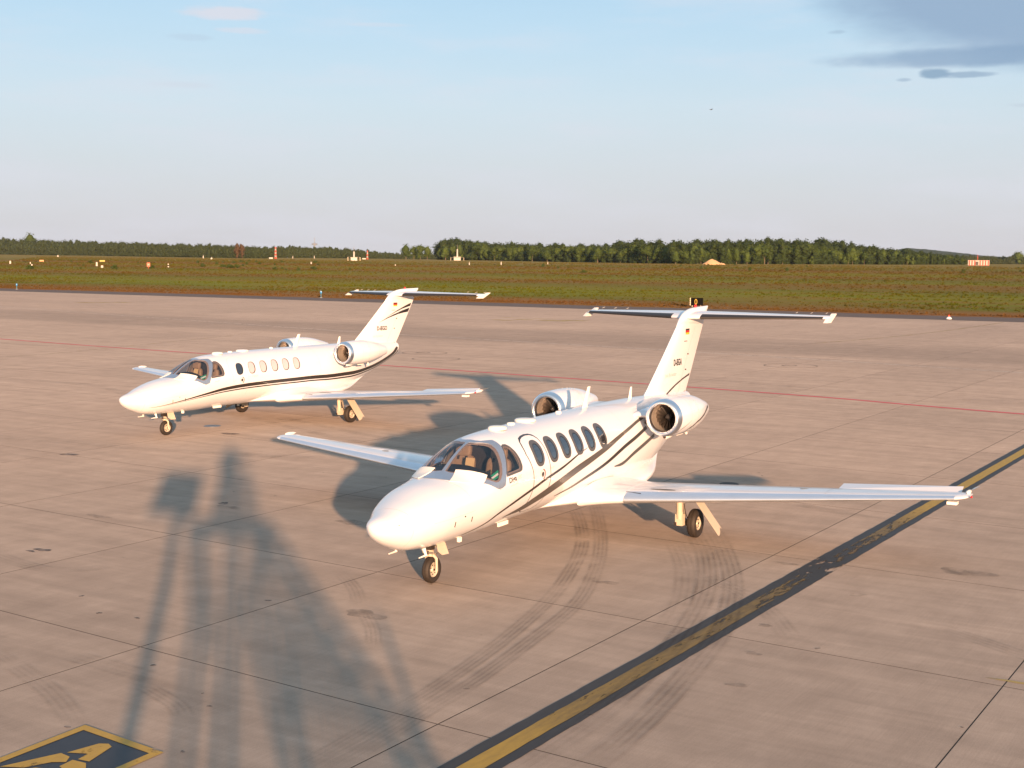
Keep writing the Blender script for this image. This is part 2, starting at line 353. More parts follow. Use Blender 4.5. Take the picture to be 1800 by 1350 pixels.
def grass_mat(name, tuft=False):
    m = bpy.data.materials.new(name); nt, N, L, b = nodes_of(m)
    geo = N.new('ShaderNodeNewGeometry')
    mp = N.new('ShaderNodeMapping'); mp.vector_type = 'TEXTURE'; mp.inputs['Rotation'].default_value = (0, 0, rad(-34.3)); L.new(geo.outputs['Position'], mp.inputs[0])
    sep = N.new('ShaderNodeSeparateXYZ'); L.new(mp.outputs[0], sep.inputs[0])       # Y = distance from the apron corner line
    def nz(sx, sy, d=6, ro=.6):
        q = N.new('ShaderNodeMapping'); q.inputs['Scale'].default_value = (sx, sy, 1); L.new(mp.outputs[0], q.inputs[0])
        t = N.new('ShaderNodeTexNoise'); t.inputs['Scale'].default_value = 1; t.inputs['Detail'].default_value = d; t.inputs['Roughness'].default_value = ro
        L.new(q.outputs[0], t.inputs[0]); return t.outputs[0]
    big = nz(.008, .030); mid = nz(.05, .10, 7, .65); fine = nz(1.2, 1.2, 4, .7)
    wob = N.new('ShaderNodeMath'); wob.operation = 'MULTIPLY_ADD'; wob.inputs[1].default_value = 1.0; L.new(mid, wob.inputs[0])
    lg = N.new('ShaderNodeMath'); lg.operation = 'LOGARITHM'; lg.inputs[1].default_value = 2.0; L.new(sep.outputs[1], lg.inputs[0])
    sc = N.new('ShaderNodeMapRange'); sc.inputs['From Min'].default_value = 7.0; sc.inputs['From Max'].default_value = 11.0; L.new(lg.outputs[0], sc.inputs[0])
    # jitter of the band position
    j = N.new('ShaderNodeMath'); j.operation = 'MULTIPLY_ADD'; L.new(big, j.inputs[0]); j.inputs[1].default_value = .10; L.new(sc.outputs[0], j.inputs[2])
    j2 = N.new('ShaderNodeMath'); j2.operation = 'MULTIPLY_ADD'; L.new(mid, j2.inputs[0]); j2.inputs[1].default_value = .035; L.new(j.outputs[0], j2.inputs[2])
    r = N.new('ShaderNodeValToRGB'); L.new(j2.outputs[0], r.inputs[0]); e = r.color_ramp.elements
    BR = (.128, .068, .026); GR = (.088, .106, .006); DB = (.098, .064, .014); DG = (.070, .084, .008); GY = (.108, .103, .024)
    stops = [(.0, BR), (.095, BR), (.118, DB), (.15, DG), (.19, GR), (.245, GR), (.285, DG), (.33, DB), (.375, GR), (.43, DG), (.47, DB), (.53, GR), (.60, DB), (.68, DG), (.78, GY), (1, GY)]
    e[0].position = 0; e[0].color = (*BR, 1); e[1].position = 1; e[1].color = (*GY, 1)
    for p, c in stops[1:-1]: q = e.new(p); q.color = (*c, 1)
    mm = N.new('ShaderNodeMix'); mm.data_type = 'RGBA'; L.new(r.outputs[0], mm.inputs[6])
    n2 = N.new('ShaderNodeMapRange'); n2.inputs['From Min'].default_value = .42; n2.inputs['From Max'].default_value = .62; L.new(nz(.022, .075, 7, .66), n2.inputs[0])
    n3 = N.new('ShaderNodeMath'); n3.operation = 'MULTIPLY'; n3.inputs[1].default_value = .60; L.new(n2.outputs[0], n3.inputs[0]); L.new(n3.outputs[0], mm.inputs[0])
    mm.inputs[7].default_value = (.115, .075, .022, 1)
    f = N.new('ShaderNodeMapRange'); f.inputs['From Min'].default_value = .25; f.inputs['From Max'].default_value = .75
    f.inputs['To Min'].default_value = .8; f.inputs['To Max'].default_value = 1.2; L.new(fine, f.inputs[0])
    v = N.new('ShaderNodeVectorMath'); v.operation = 'SCALE'; L.new(mm.outputs[2], v.inputs[0]); L.new(f.outputs[0], v.inputs['Scale'])
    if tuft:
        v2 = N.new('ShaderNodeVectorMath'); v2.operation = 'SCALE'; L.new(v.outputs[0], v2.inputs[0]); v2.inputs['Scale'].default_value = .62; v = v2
    L.new(v.outputs[0], b.inputs['Base Color']); b.inputs['Roughness'].default_value = .95; b.inputs['Specular IOR Level'].default_value = .1; b.inputs['Diffuse Roughness'].default_value = .0 if tuft else .35
    if not tuft:
        bp = N.new('ShaderNodeBump'); bp.inputs['Strength'].default_value = .6; bp.inputs['Distance'].default_value = .4
        L.new(mid, bp.inputs['Height']); L.new(bp.outputs[0], b.inputs['Normal'])
    return m

def leaf_mat(name, c1, c2):
    m = bpy.data.materials.new(name); nt, N, L, b = nodes_of(m)
    geo = N.new('ShaderNodeNewGeometry'); oi = N.new('ShaderNodeObjectInfo')
    t = N.new('ShaderNodeTexNoise'); t.inputs['Scale'].default_value = .35; t.inputs['Detail'].default_value = 5; L.new(geo.outputs['Position'], t.inputs[0])
    a = N.new('ShaderNodeMath'); a.operation = 'MULTIPLY_ADD'; a.inputs[1].default_value = .75; a.inputs[2].default_value = -.1; L.new(t.outputs[0], a.inputs[0])
    a2 = N.new('ShaderNodeMath'); a2.operation = 'MULTIPLY_ADD'; a2.inputs[1].default_value = .45; L.new(oi.outputs['Random'], a2.inputs[0]); L.new(a.outputs[0], a2.inputs[2])
    c = N.new('ShaderNodeMix'); c.data_type = 'RGBA'; c.inputs[6].default_value = (*c1, 1); c.inputs[7].default_value = (*c2, 1); L.new(a2.outputs[0], c.inputs[0])
    L.new(c.outputs[2], b.inputs['Base Color']); b.inputs['Roughness'].default_value = .8; b.inputs['Specular IOR Level'].default_value = .15
    return m

CONC = concrete_mat()
SEAL = mat('joint_sealant', (.045, .038, .032), .9)
ASPH = mat('dark_asphalt', (.105, .072, .060), .9, var=.3, vscale=.6)
BLACKP, YELLOWP = centreline_mats()
WHITE = mat('white_aircraft_paint', (.69, .705, .75), .30, coat=.6, var=.02, vscale=1.5)
WHITE2 = mat('white_plastic', (.78, .76, .72), .45)
CREAM = mat('cream_gear_paint', (.50, .44, .35), .45, var=.06)
POL = mat('polished_aluminium', (.88, .89, .92), .30, metal=1.0, var=.08, vscale=3)
LEDGE = mat('bright_leading_edge', (.80, .84, .90), .32, metal=.85, var=.06, vscale=3)
POL2 = mat('brushed_window_frame', (.50, .54, .60), .34, metal=.85, var=.10, vscale=20)
DGREY = mat('dark_grey_livery', (.026, .022, .020), .35, coat=.4)
BLK = mat('black_livery', (.014, .012, .012), .35, coat=.4)
MGREY = mat('mid_grey_livery', (.075, .068, .064), .35, coat=.4)
SURR = mat('grey_window_surround', (.070, .068, .070), .4, coat=.3)
BOOT = mat('black_rubber_boot', (.022, .018, .016), .45)
TYRE = mat('tyre_rubber', (.022, .017, .014), .7, var=.3, vscale=12)
RIM = mat('rim_paint', (.46, .41, .33), .4, var=.08)
STEEL = mat('gear_steel', (.42, .38, .33), .38, metal=.6, var=.2, vscale=20)
DARKM = mat('dark_mechanism', (.05, .04, .035), .5, metal=.4)
DUCT = mat('intake_duct_metal', (.46, .42, .38), .42, metal=.6)
FAN = mat('fan_titanium', (.23, .21, .20), .32, metal=.9)
TAN = mat('tan_leather', (.36, .235, .14), .6, var=.08, vscale=10)
TAN2 = mat('tan_lining', (.30, .235, .17), .8)
SHIELD = mat('black_glareshield', (.018, .018, .022), .7)
CABIN = mat('dark_cabin', (.035, .028, .026), .8)
PINKT = mat('window_seal', (.38, .26, .20), .6)
GREEN = mat('green_placard', (.02, .33, .16), .5)
SHADE = mat('drawn_window_shade', (.52, .45, .48), .35, coat=.5)
SEAM = mat('panel_seam', (.50, .48, .46), .6)
INKG = mat('light_grey_lettering', (.52, .50, .49), .4)
REDL = mat('red_lens', (.55, .02, .02), .25)
FRED = mat('flag_red', (.55, .015, .012), .5); FGOLD = mat('flag_gold', (.80, .45, .02), .5)

def glass_mat(name, tint, refl_rough=.02, trans=.85):
    m = bpy.data.materials.new(name); nt, N, L, b = nodes_of(m); out = N['Material Output']
    tr = N.new('ShaderNodeBsdfTransparent'); tr.inputs[0].default_value = (*tint, 1)
    gl = N.new('ShaderNodeBsdfGlossy'); gl.inputs['Roughness'].default_value = refl_rough
    lw = N.new('ShaderNodeLayerWeight'); lw.inputs[0].default_value = .5
    pw = N.new('ShaderNodeMath'); pw.operation = 'POWER'; pw.inputs[1].default_value = 4.0; L.new(lw.outputs['Facing'], pw.inputs[0])
    mr = N.new('ShaderNodeMath'); mr.operation = 'MULTIPLY_ADD'; mr.inputs[1].default_value = .45; mr.inputs[2].default_value = .10; mr.use_clamp = True; L.new(pw.outputs[0], mr.inputs[0])
    mx = N.new('ShaderNodeMixShader'); L.new(mr.outputs[0], mx.inputs[0]); L.new(tr.outputs[0], mx.inputs[1]); L.new(gl.outputs[0], mx.inputs[2]); L.new(mx.outputs[0], out.inputs[0])
    return m
GLASS = glass_mat('cockpit_glass', (.64, .67, .72))
DGLASS = mat('dark_cabin_glass', (.018, .022, .032), .04, spec=1.0, coat=1.0)

# ------------------------------------------------------------------ ground
NE = Vector((math.sin(rad(34.3)), math.cos(rad(34.3)), 0))          # away from the apron, towards the grass
D_APRON, D_GRASS = 126.0, 135.5
def terr(x, y):
    d = x * NE.x + y * NE.y - D_GRASS
    if d <= 0: return 0.0
    az = math.atan2(x, max(y, 1)); A = float(np.interp(az, [-.8, -.37, -.20, -.06, .30, .8], [9, 8.4, 6.2, 4.4, 3.2, 3.0]))
    u = min(1.0, d / 1250.0)
    return A * (u ** 1.0) * (1 - .18 * math.sin(math.pi * u))

def grass_sheet():
    vs = []; fs = []; ts = [0, 3, 8, 15, 25, 40, 60, 85, 120, 170, 240, 330, 450, 600, 800, 1000, 1250, 1600, 2100, 3000, 4500, 7000, 9500]
    xs = np.concatenate([np.linspace(-5000, -700, 10), np.linspace(-640, 640, 65), np.linspace(700, 5000, 10)])
    T = Vector((math.cos(rad(-34.3)), math.sin(rad(-34.3)), 0)); r2 = random.Random(3)
    for t in ts:
        for x in xs:
            p = NE * (D_GRASS + t) + T * x; w = 0
            if t > 3: w = .22 * noise.noise(Vector((p.x * .02, p.y * .02, 0))) * min(1, t / 40)
            vs.append((p.x, p.y, terr(p.x, p.y) + w - (.0 if t else .02)))
    n = len(xs)
    for i in range(len(ts) - 1):
        for j in range(n - 1): fs.append((i * n + j, i * n + j + 1, (i + 1) * n + j + 1, (i + 1) * n + j))
    return vs, fs
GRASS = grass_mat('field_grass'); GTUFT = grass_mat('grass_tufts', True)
v_, f_ = grass_sheet()
field = link('grass_field', mesh_of('grass_field', v_, f_, GRASS, True)); tag(field, kind='structure')

# tufts of long grass, real blades in clumps, thinning out with distance
def tufts():
    r = np.random.default_rng(5); n = 170000
    T = np.array([math.cos(rad(-34.3)), math.sin(rad(-34.3))]); Nn = np.array([NE.x, NE.y])
    t = 2 + (r.random(n) ** 1.9) * 900; s = (r.random(n) - .5) * (t + 140) * 2.6 - 60
    pos = (D_GRASS + t)[:, None] * Nn + s[:, None] * T
    az = np.arctan2(pos[:, 0], pos[:, 1]); k = (az > -.42) & (az < .42); pos = pos[k]; t = t[k]; n = len(pos)
    # clumping
    q = np.array([noise.noise(Vector((p[0] * .05, p[1] * .12, 3))) for p in pos]); k = r.random(n) < (.45 + q); pos = pos[k]; t = t[k]; n = len(pos)
    z = np.array([terr(a, b) for a, b in pos]); h = (.06 + .14 * r.random(n) ** 2) * (1 + t / 260); w = (.10 + .26 * r.random(n)) * (1 + t / 200)
    an = r.random(n) * math.pi; vs = np.zeros((n, 6, 3))
    for c in range(2):
        a = an + c * 1.4; dx = np.cos(a) * w; dy = np.sin(a) * w
        vs[:, 3 * c, 0] = pos[:, 0] - dx; vs[:, 3 * c, 1] = pos[:, 1] - dy; vs[:, 3 * c, 2] = z - .03
        vs[:, 3 * c + 1, 0] = pos[:, 0] + dx; vs[:, 3 * c + 1, 1] = pos[:, 1] + dy; vs[:, 3 * c + 1, 2] = z - .03
        vs[:, 3 * c + 2, 0] = pos[:, 0] + dx * .3 + .05; vs[:, 3 * c + 2, 1] = pos[:, 1] + dy * .3; vs[:, 3 * c + 2, 2] = z + h
    return tri_mesh('long_grass', vs.reshape(-1, 3), np.arange(n * 6).reshape(-1, 3), GTUFT)
def tri_mesh(name, V, T, m, smooth=False):
    me = bpy.data.meshes.new(name); V = np.asarray(V, np.float32); T = np.asarray(T, np.int32)
    me.vertices.add(len(V)); me.vertices.foreach_set('co', V.ravel()); me.loops.add(T.size); me.loops.foreach_set('vertex_index', T.ravel())
    me.polygons.add(len(T)); me.polygons.foreach_set('loop_start', np.arange(0, T.size, T.shape[1], dtype=np.int32))
    me.update(calc_edges=True); me.validate(); me.materials.append(m)
    if smooth: me.polygons.foreach_set('use_smooth', [True] * len(me.polygons))
    return me
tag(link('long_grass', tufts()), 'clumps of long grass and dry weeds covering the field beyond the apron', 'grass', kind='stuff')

# apron: one base sheet, concrete slabs laid on it with open joints
def quad_sheet(name, pts, z, m, parent=None):
    return link(name, mesh_of(name, [(p[0], p[1], z) for p in pts], [tuple(range(len(pts)))], m), parent)
T34 = Vector((math.cos(rad(-34.3)), math.sin(rad(-34.3)), 0))
def corner(s, d): p = NE * d + T34 * s; return (p.x, p.y)
apron = quad_sheet('apron', [corner(-420, -420), corner(420, -420), corner(420, D_GRASS + 1), corner(-420, D_GRASS + 1)], -.004, SEAL); tag(apron, kind='structure')
SA, SB, GAP = 5.218, 5.335, .0078
def slab_c(i, j): return J0 + E2 * ((i + .5) * SA) + E1 * ((j + .5) * SB)
def slab_geo(ex=0.0):
    a = E2 * (SA / 2 - GAP); b = E1 * (SB / 2 - GAP); q = [-a - b, a - b, a + b, -a + b]; k = .9995
    vs = [(p.x, p.y, -.12) for p in q] + [(p.x, p.y, -.0015) for p in q] + [(p.x * k, p.y * k, 0) for p in q]
    return vs, [(8, 9, 10, 11), (0, 1, 5, 4), (1, 2, 6, 5), (2, 3, 7, 6), (3, 0, 4, 7), (4, 5, 9, 8), (5, 6, 10, 9), (6, 7, 11, 10), (7, 4, 8, 11)]
sv, sf = slab_geo(); slab_me = mesh_of('slab', sv, sf, [CONC, SEAL])
for p_ in slab_me.polygons: p_.material_index = 0 if p_.index == 0 else 1
cells = []
for i in range(-60, 60):
    for j in range(-40, 60):
        c = slab_c(i, j); d = c.dot(NE)
        if d > D_APRON + 3 or c.length > 260 or c.y < -70: continue
        az = math.atan2(c.x, max(.1, c.y + 3)); vis = c.y > 8 and abs(az) < .46
        cells.append((0 if vis else 1, c.length, c))
cells.sort(key=lambda t: (t[0], t[1]))
for vis, dist, c in cells[:300]:
    o = link('slab', slab_me, apron); o.location = c
V = []; Fq = []
for k, (vis, dist, c) in enumerate(cells[300:]):
    V += [(x + c.x, y + c.y, z) for x, y, z in sv]; Fq += [tuple(a + k * 12 for a in f) for f in sf]
far_me = mesh_of('distant_slabs', V, Fq, [CONC, SEAL])
for p_ in far_me.polygons: p_.material_index = 0 if p_.index % 9 == 0 else 1
tag(link('distant_slabs', far_me, apron), kind='stuff')
sh = quad_sheet('asphalt_shoulder', [corner(-420, D_APRON), corner(420, D_APRON), corner(420, D_GRASS + .6), corner(-420, D_GRASS + .6)], .006, ASPH); tag(sh, kind='structure')

def verge():
    mb = MB(); r = random.Random(4); n = 620; dd = 0
    for k in range(n + 1):
        s_ = -190 + 330 * k / n; dd = dd * .7 + r.uniform(-.35, .35); p = NE * (D_GRASS - .2 + dd) + T34 * s_; q = NE * (D_GRASS + 1.6) + T34 * s_; mb.v += [(p.x, p.y, .012), (q.x, q.y, .03)]
    mb.f = [(2 * k, 2 * k + 1, 2 * k + 3, 2 * k + 2) for k in range(n)]
    return mb.mesh('verge', GRASS, recalc=False)
tag(link('verge', verge()), kind='structure')
def along(s, perp): return E1 * s + Vector((E1.y, -E1.x, 0)) * perp
def lineq(name, p, q, w, z, m, parent=apron):
    p = Vector((p[0], p[1], 0)); q = Vector((q[0], q[1], 0)); t = (q - p).normalized(); n = Vector((t.y, -t.x, 0)) * w / 2
    return quad_sheet(name, [p - n, q - n, q + n, p + n], z, m, parent)
def strip_line(name, s0, s1, perp, w, z, m, jag=.012):
    mb = MB(); r = random.Random(int(perp * 100)); n = int((s1 - s0) / .22)
    for k in range(n + 1):
        s = s0 + (s1 - s0) * k / n
        for q in (-1, 1): p = along(s, perp + q * (w / 2 + r.uniform(-jag, jag) * .5)); mb.v.append((p.x, p.y, z))
    mb.f = [(2 * k, 2 * k + 1, 2 * k + 3, 2 * k + 2) for k in range(n)]
    return mb.build(name, m, apron, recalc=False)
strip_line('line_border', 6, 70, -7.60, .585, .004, BLACKP, .014)
strip_line('yellow_centre_line', 6, 70, -7.59, .255, .008, YELLOWP, .010)

REDP = worn_mat('red_line_paint', (.72, .05, .08), (.60, .07, .09), .10, .26, (1, 1), 1.0, .7, 3)
red_pts = [(-60, 107.5), (-32.94, 86.4), (-20.52, 76.9), (-5.72, 66.6), (5.01, 58.6), (12.42, 52.7), (18.08, 47.4), (40, 29)]
def poly_ribbon(pts, w, z, uv=False, n=10):
    P = [Vector((p[0], p[1], 0)) for p in pts]; Q = []
    for i in range(len(P) - 1):
        a = P[max(0, i - 1)]; b = P[i]; c = P[i + 1]; d = P[min(len(P) - 1, i + 2)]
        for k in range(n):
            t = k / n; Q.append(.5 * ((2 * b) + (c - a) * t + (2 * a - 5 * b + 4 * c - d) * t * t + (-a + 3 * b - 3 * c + d) * t ** 3))
    Q.append(P[-1]); mb = MB()
    for i, p in enumerate(Q):
        t = (Q[min(i + 1, len(Q) - 1)] - Q[max(0, i - 1)]).normalized(); nn = Vector((t.y, -t.x, 0)) * w / 2
        for q in (-1, 1): s = p + nn * q; mb.v.append((s.x, s.y, z))
    mb.f = [(2 * k, 2 * k + 1, 2 * k + 3, 2 * k + 2) for k in range(len(Q) - 1)]
    return mb, len(Q)
link('red_clearance_line', poly_ribbon(red_pts, .27, .006)[0].mesh('red_clearance_line', REDP, recalc=False), apron)
YOLD = worn_mat('faded_yellow_paint', (.52, .36, .10), (.45, .33, .16), .40, .60, (1, 1), .55, .8, 1.6)
link('faded_yellow_line', poly_ribbon([(-27.8, 70.0), (-27.2, 70.89), (-26.18, 72.25), (-25.11, 74.58), (-22.67, 81.85), (-18, 96)], .14, .006)[0].mesh('faded_yellow_line', YOLD, recalc=False), apron)
link('faded_yellow_line', poly_ribbon([(20, 88), (27.4, 96.2), (36, 108), (44.5, 121)], .30, .006)[0].mesh('faded_yellow_line', YOLD, recalc=False), apron)
YOLD2 = worn_mat('worn_yellow_marking', (.50, .36, .10), (.42, .30, .12), .36, .52, (1, 1), .8, .8, 1.4)
for k, (x, y, w, l) in enumerate(((-.9, 118.6, 1.2, 2.2), (1.0, 119.8, 1.0, 1.8), (3.6, 118.2, 1.3, 2.8), (5.6, 118.6, 1.2, 2.4), (1.4, 122.5, .35, 6.0), (-49.8, 156.6, 1.2, 3.0), (-48.0, 157.3, 1.1, 2.2), (-46.2, 158.2, 1.2, 2.6))):
    p = Vector((x, y, 0)); a = T34 * l / 2; b_ = NE * w / 2
    quad_sheet('worn_taxiway_marking', [p - a - b_, p + a - b_, p + a + b_, p - a + b_], .006, YOLD2, apron)
PALE = worn_mat('pale_repair_joint', (.62, .52, .44), (.50, .42, .36), .30, .50, (1, 1), .75, .85, 2)
for a, b_ in (((-60, 148), (-12.35, 98.5)), ((-12.35, 98.5), (10.0, 79.5)), ((10.0, 79.5), (30, 60.5))): lineq('repair_joint', a, b_, .30, .005, PALE)

# painted stand marking: black square with a yellow border and a stencilled letter
YM = worn_mat('yellow_marking_paint', (.56, .33, .035), (.38, .23, .05), .30, .42, (1, 1), 1.0, .65, 3.5)
BM = worn_mat('black_marking_paint', (.020, .020, .028), (.035, .033, .038), .14, .26, (1, 1), 1.0, .55, 3.5)
C0 = Vector((-4.87, 14.92, 0)); C1 = Vector((-3.75, 14.08, 0)); C2 = Vector((-5.72, 13.42, 0))
eu = (C1 - C0).normalized(); ev = (C2 - C0).normalized(); LU = (C1 - C0).length; LV = 1.75
def mk(u, v): p = C0 + eu * u + ev * v; return (p.x, p.y)
b0 = .115
quad_sheet('marking_panel', [mk(b0 * .8, b0 * .8), mk(LU - b0 * .8, b0 * .8), mk(LU - b0 * .8, LV - b0 * .8), mk(b0 * .8, LV - b0 * .8)], .004, BM, apron)
for q in ([(0, 0), (LU, 0), (LU - b0, b0), (b0, b0)], [(LU, 0), (LU, LV), (LU - b0, LV - b0), (LU - b0, b0)], [(LU, LV), (0, LV), (b0, LV - b0), (LU - b0, LV - b0)], [(0, LV), (0, 0), (b0, b0), (b0, LV - b0)]):
    quad_sheet('marking_border', [mk(*p) for p in q], .008, YM, apron)
for g in ([(-4.79, 14.055), (-4.53, 14.33), (-4.42, 14.325), (-4.36, 14.235), (-4.47, 13.80), (-4.61, 13.86), (-4.555, 14.02)],
          [(-5.36, 13.64), (-4.85, 14.04), (-4.72, 13.93), (-4.71, 13.78), (-4.86, 13.775), (-5.10, 13.62)],
          [(-4.66, 13.845), (-4.49, 13.755), (-4.46, 13.66), (-4.33, 13.20), (-4.50, 13.15), (-4.60, 13.50), (-4.74, 13.66)],
          [(-5.20, 13.50), (-4.98, 13.62), (-4.80, 13.58), (-4.64, 13.32), (-4.62, 13.10), (-4.8, 13.05)]):
    quad_sheet('stencilled_letter', g, .008, YM, apron)

# tyre marks, stains, covers
RUB = worn_mat('rubber_track', (.045, .036, .032), (.08, .065, .058), .34, .78, (.6, 1.6), .42, .85, 1.1, lines=4)
RUB2 = worn_mat('faint_rubber_track', (.06, .048, .042), (.10, .08, .07), .36, .80, (.6, 1.6), .28, .85, 1.1, lines=4)
def track(pts, w, m, z=.010):
    mb, n = poly_ribbon(pts, w, z); me = mb.mesh('tyre_mark', m, recalc=False); uv = me.uv_layers.new(name='UVMap')
    for l in me.loops:
        k = l.vertex_index; uv.data[l.index].uv = (k % 2, (k // 2) / (n - 1))
    return link('tyre_mark', me, apron)
track([(1.2, 30.5), (1.37, 28.5), (1.41, 26.36), (1.31, 24.51), (.99, 22.47), (.56, 20.56), (-.14, 18.35), (-.84, 16.56), (-1.33, 15.48), (-1.86, 14.35), (-2.6, 12.9)], .30, RUB)
track([(1.7, 30.5), (1.82, 28.85), (1.78, 26.37), (1.65, 24.28), (1.39, 22.28), (1.0, 20.39), (.26, 18.36), (-.41, 16.69), (-.93, 15.59), (-1.59, 14.18), (-2.3, 12.8)], .30, RUB)
track([(3.45, 28.2), (3.57, 26.15), (3.58, 24.58), (3.4, 22.75), (3.12, 21.16), (2.71, 19.61), (2.23, 18.13), (1.71, 16.85), (1.03, 15.33), (.53, 14.39), (-.3, 13)], .40, RUB)
track([(4.0, 28), (4.03, 26.17), (3.96, 24.35), (3.77, 22.34), (3.47, 20.63), (3.06, 19.01), (2.61, 17.74), (2.0, 16.18), (1.38, 14.77), (.88, 13.81), (.3, 12.9)], .40, RUB)
track([(3.11, 25.59), (3.08, 23.62), (2.94, 22.12), (2.64, 20.44), (2.14, 18.69)], .42, RUB2)
for pts, w in (([(-4.60, 16.35), (-4.3, 16.0), (-4.0, 15.62), (-3.8, 15.2)], .30), ([(-7.0, 17.7), (-6.3, 16.9), (-5.6, 16.0), (-5.0, 15.0)], .35), ([(-5.9, 17.6), (-5.2, 17.1), (-4.5, 16.6)], .45), ([(-7.4, 16.2), (-6.4, 15.2), (-5.8, 14.2)], .5),
               ([(-2.9, 22.4), (-2.55, 21.4), (-2.35, 20.4)], .28), ([(-2.2, 19.8), (-2.0, 19.0), (-1.9, 18.2)], .26), ([(-20, 42), (-10, 37), (-2, 35.5), (6, 38)], .5), ([(-9.5, 46), (-6.2, 41), (-3.0, 37.5), (.5, 35.3)], .35), ([(-8.8, 46.5), (-5.3, 41.5), (-2.2, 38.2), (1.5, 36)], .35),
               ([(4.6, 33), (6.5, 29), (9.5, 25.5)], .4), ([(6.2, 19.5), (7.4, 17.0), (7.8, 14.4)], .4), ([(3.3, 22.5), (3.9, 20.6), (4.0, 18.6)], .4), ([(-30, 60), (-20, 66), (-14, 74)], .6), ([(-14, 50), (-18, 56), (-26, 60)], .5), ([(9, 60), (18, 52), (26, 49)], .7), ([(-9.6, 24.0), (-8.0, 22.6), (-6.9, 22.8)], .4)):
    track(pts, w, RUB2)
STAIN = worn_mat('oil_stain', (.05, .036, .032), (.10, .07, .06), .34, .56, (1, 1), .65, .6, 5)
STAIN2 = worn_mat('faint_stain', (.11, .085, .07), (.15, .12, .10), .38, .66, (1, 1), .38, .85, 3)
def blot(x, y, a, b_, m, z=.006, ang=0.0, seed=0):
    r = random.Random(seed * 7 + int(x * 13)); ph = [r.uniform(0, 6.28) for _ in range(3)]; vs = []; n = 22
    for k in range(n):
        t = 2 * math.pi * k / n; q = 1 + .22 * math.sin(2 * t + ph[0]) + .16 * math.sin(3 * t + ph[1]) + .1 * math.sin(5 * t + ph[2])
        u = a * q * math.cos(t); v = b_ * q * math.sin(t); vs.append((x + u * math.cos(ang) - v * math.sin(ang), y + u * math.sin(ang) + v * math.cos(ang)))
    return quad_sheet('stain', vs, z, m, apron)
for k, (x, y, a, b_, m) in enumerate(((-6.29, 28.89, .13, .13, STAIN), (-6.04, 28.43, .30, .13, STAIN2), (-8.57, 24.1, .17, .10, STAIN), (-8.75, 24.0, .10, .05, STAIN), (-12.0, 36.0, .28, .16, STAIN), (-8.54, 27.32, .3, .12, STAIN2), (-6.79, 20.78, .035, .04, STAIN), (-6.2, 19.77, .04, .04, STAIN),
        (-5.55, 19.5, .045, .035, STAIN), (-3.8, 20.58, .05, .04, STAIN), (3.76, 19.33, .12, .07, STAIN2), (3.32, 17.92, .13, .08, STAIN2), (2.88, 16.53, .12, .08, STAIN2), (-2.2, 19.8, .35, .2, STAIN2), (-7.5, 44.2, .5, .12, STAIN2), (-8.6, 40.5, .35, .14, STAIN),
        (4.9, 23.4, .22, .09, STAIN2), (7.9, 22.8, .4, .3, STAIN2), (1.6, 21.9, .2, .12, STAIN2), (-3.6, 15.6, .03, .03, STAIN), (-3.55, 14.1, .035, .03, STAIN), (-4.7, 17.2, .04, .03, STAIN), (-3.1, 26.8, .5, .25, STAIN2), (-2.5, 27.4, .14, .05, STAIN), (5.6, 21.2, .14, .10, STAIN2), (6.55, 16.7, .35, .05, YOLD2))):
    blot(x, y, a, b_, m, seed=k, ang=-.5)
rs = random.Random(21)
for k in range(34):
    x = rs.uniform(-9, 8); y = rs.uniform(14, 34)
    if abs(x) < y * .4: blot(x, y, rs.uniform(.012, .045), rs.uniform(.012, .03), STAIN if k % 3 else STAIN2, seed=k + 50)
IRON = mat('cast_iron_cover', (.045, .038, .036), .7, var=.3, vscale=15)
def cover(x, y, r, label, m, inner=None):
    mb = MB(); mb.lathe([(-.03, r), (.004, r), (.008, r * .97), (.008, r * .86), (.004, r * .84), (.004, .001)], 'z', (0, 0, 0), 36)
    o = mb.build('manhole_cover', m); o.location = (x, y, .004); tag(o, label, 'manhole cover')
    return o
cover(5.25, 31.89, .23, 'round black iron drain cover flush in the apron behind the near jet\'s left wing', IRON)
cover(-9.55, 42.36, .27, 'round bluish grey metal cover flush in the apron behind the far jet\'s nose wheel', mat('galvanised_cover', (.20, .22, .25), .5, metal=.5, var=.2))
RINGM = worn_mat('ring_joint', (.10, .075, .06), (.16, .12, .10), .30, .55, (1, 1), .85, .8, 2)
def ring(x, y, r, w=.07):
    mb = MB(); n = 56
    for k in range(n + 1):
        a = 2 * math.pi * k / n
        for q in (r, r - w): mb.v.append((x + q * math.cos(a), y + q * math.sin(a), .007))
    mb.f = [(2 * k, 2 * k + 1, 2 * k + 3, 2 * k + 2) for k in range(n)]; link('round_slab_joint', mb.mesh('round_slab_joint', RINGM, recalc=False), apron)
ring(14.35, 68.75, 1.38); ring(14.28, 68.75, .40, .09); ring(-4.1, 71.8, 1.30); ring(-5.0, 76.3, 1.30); ring(-5.1, 76.5, .42, .1)

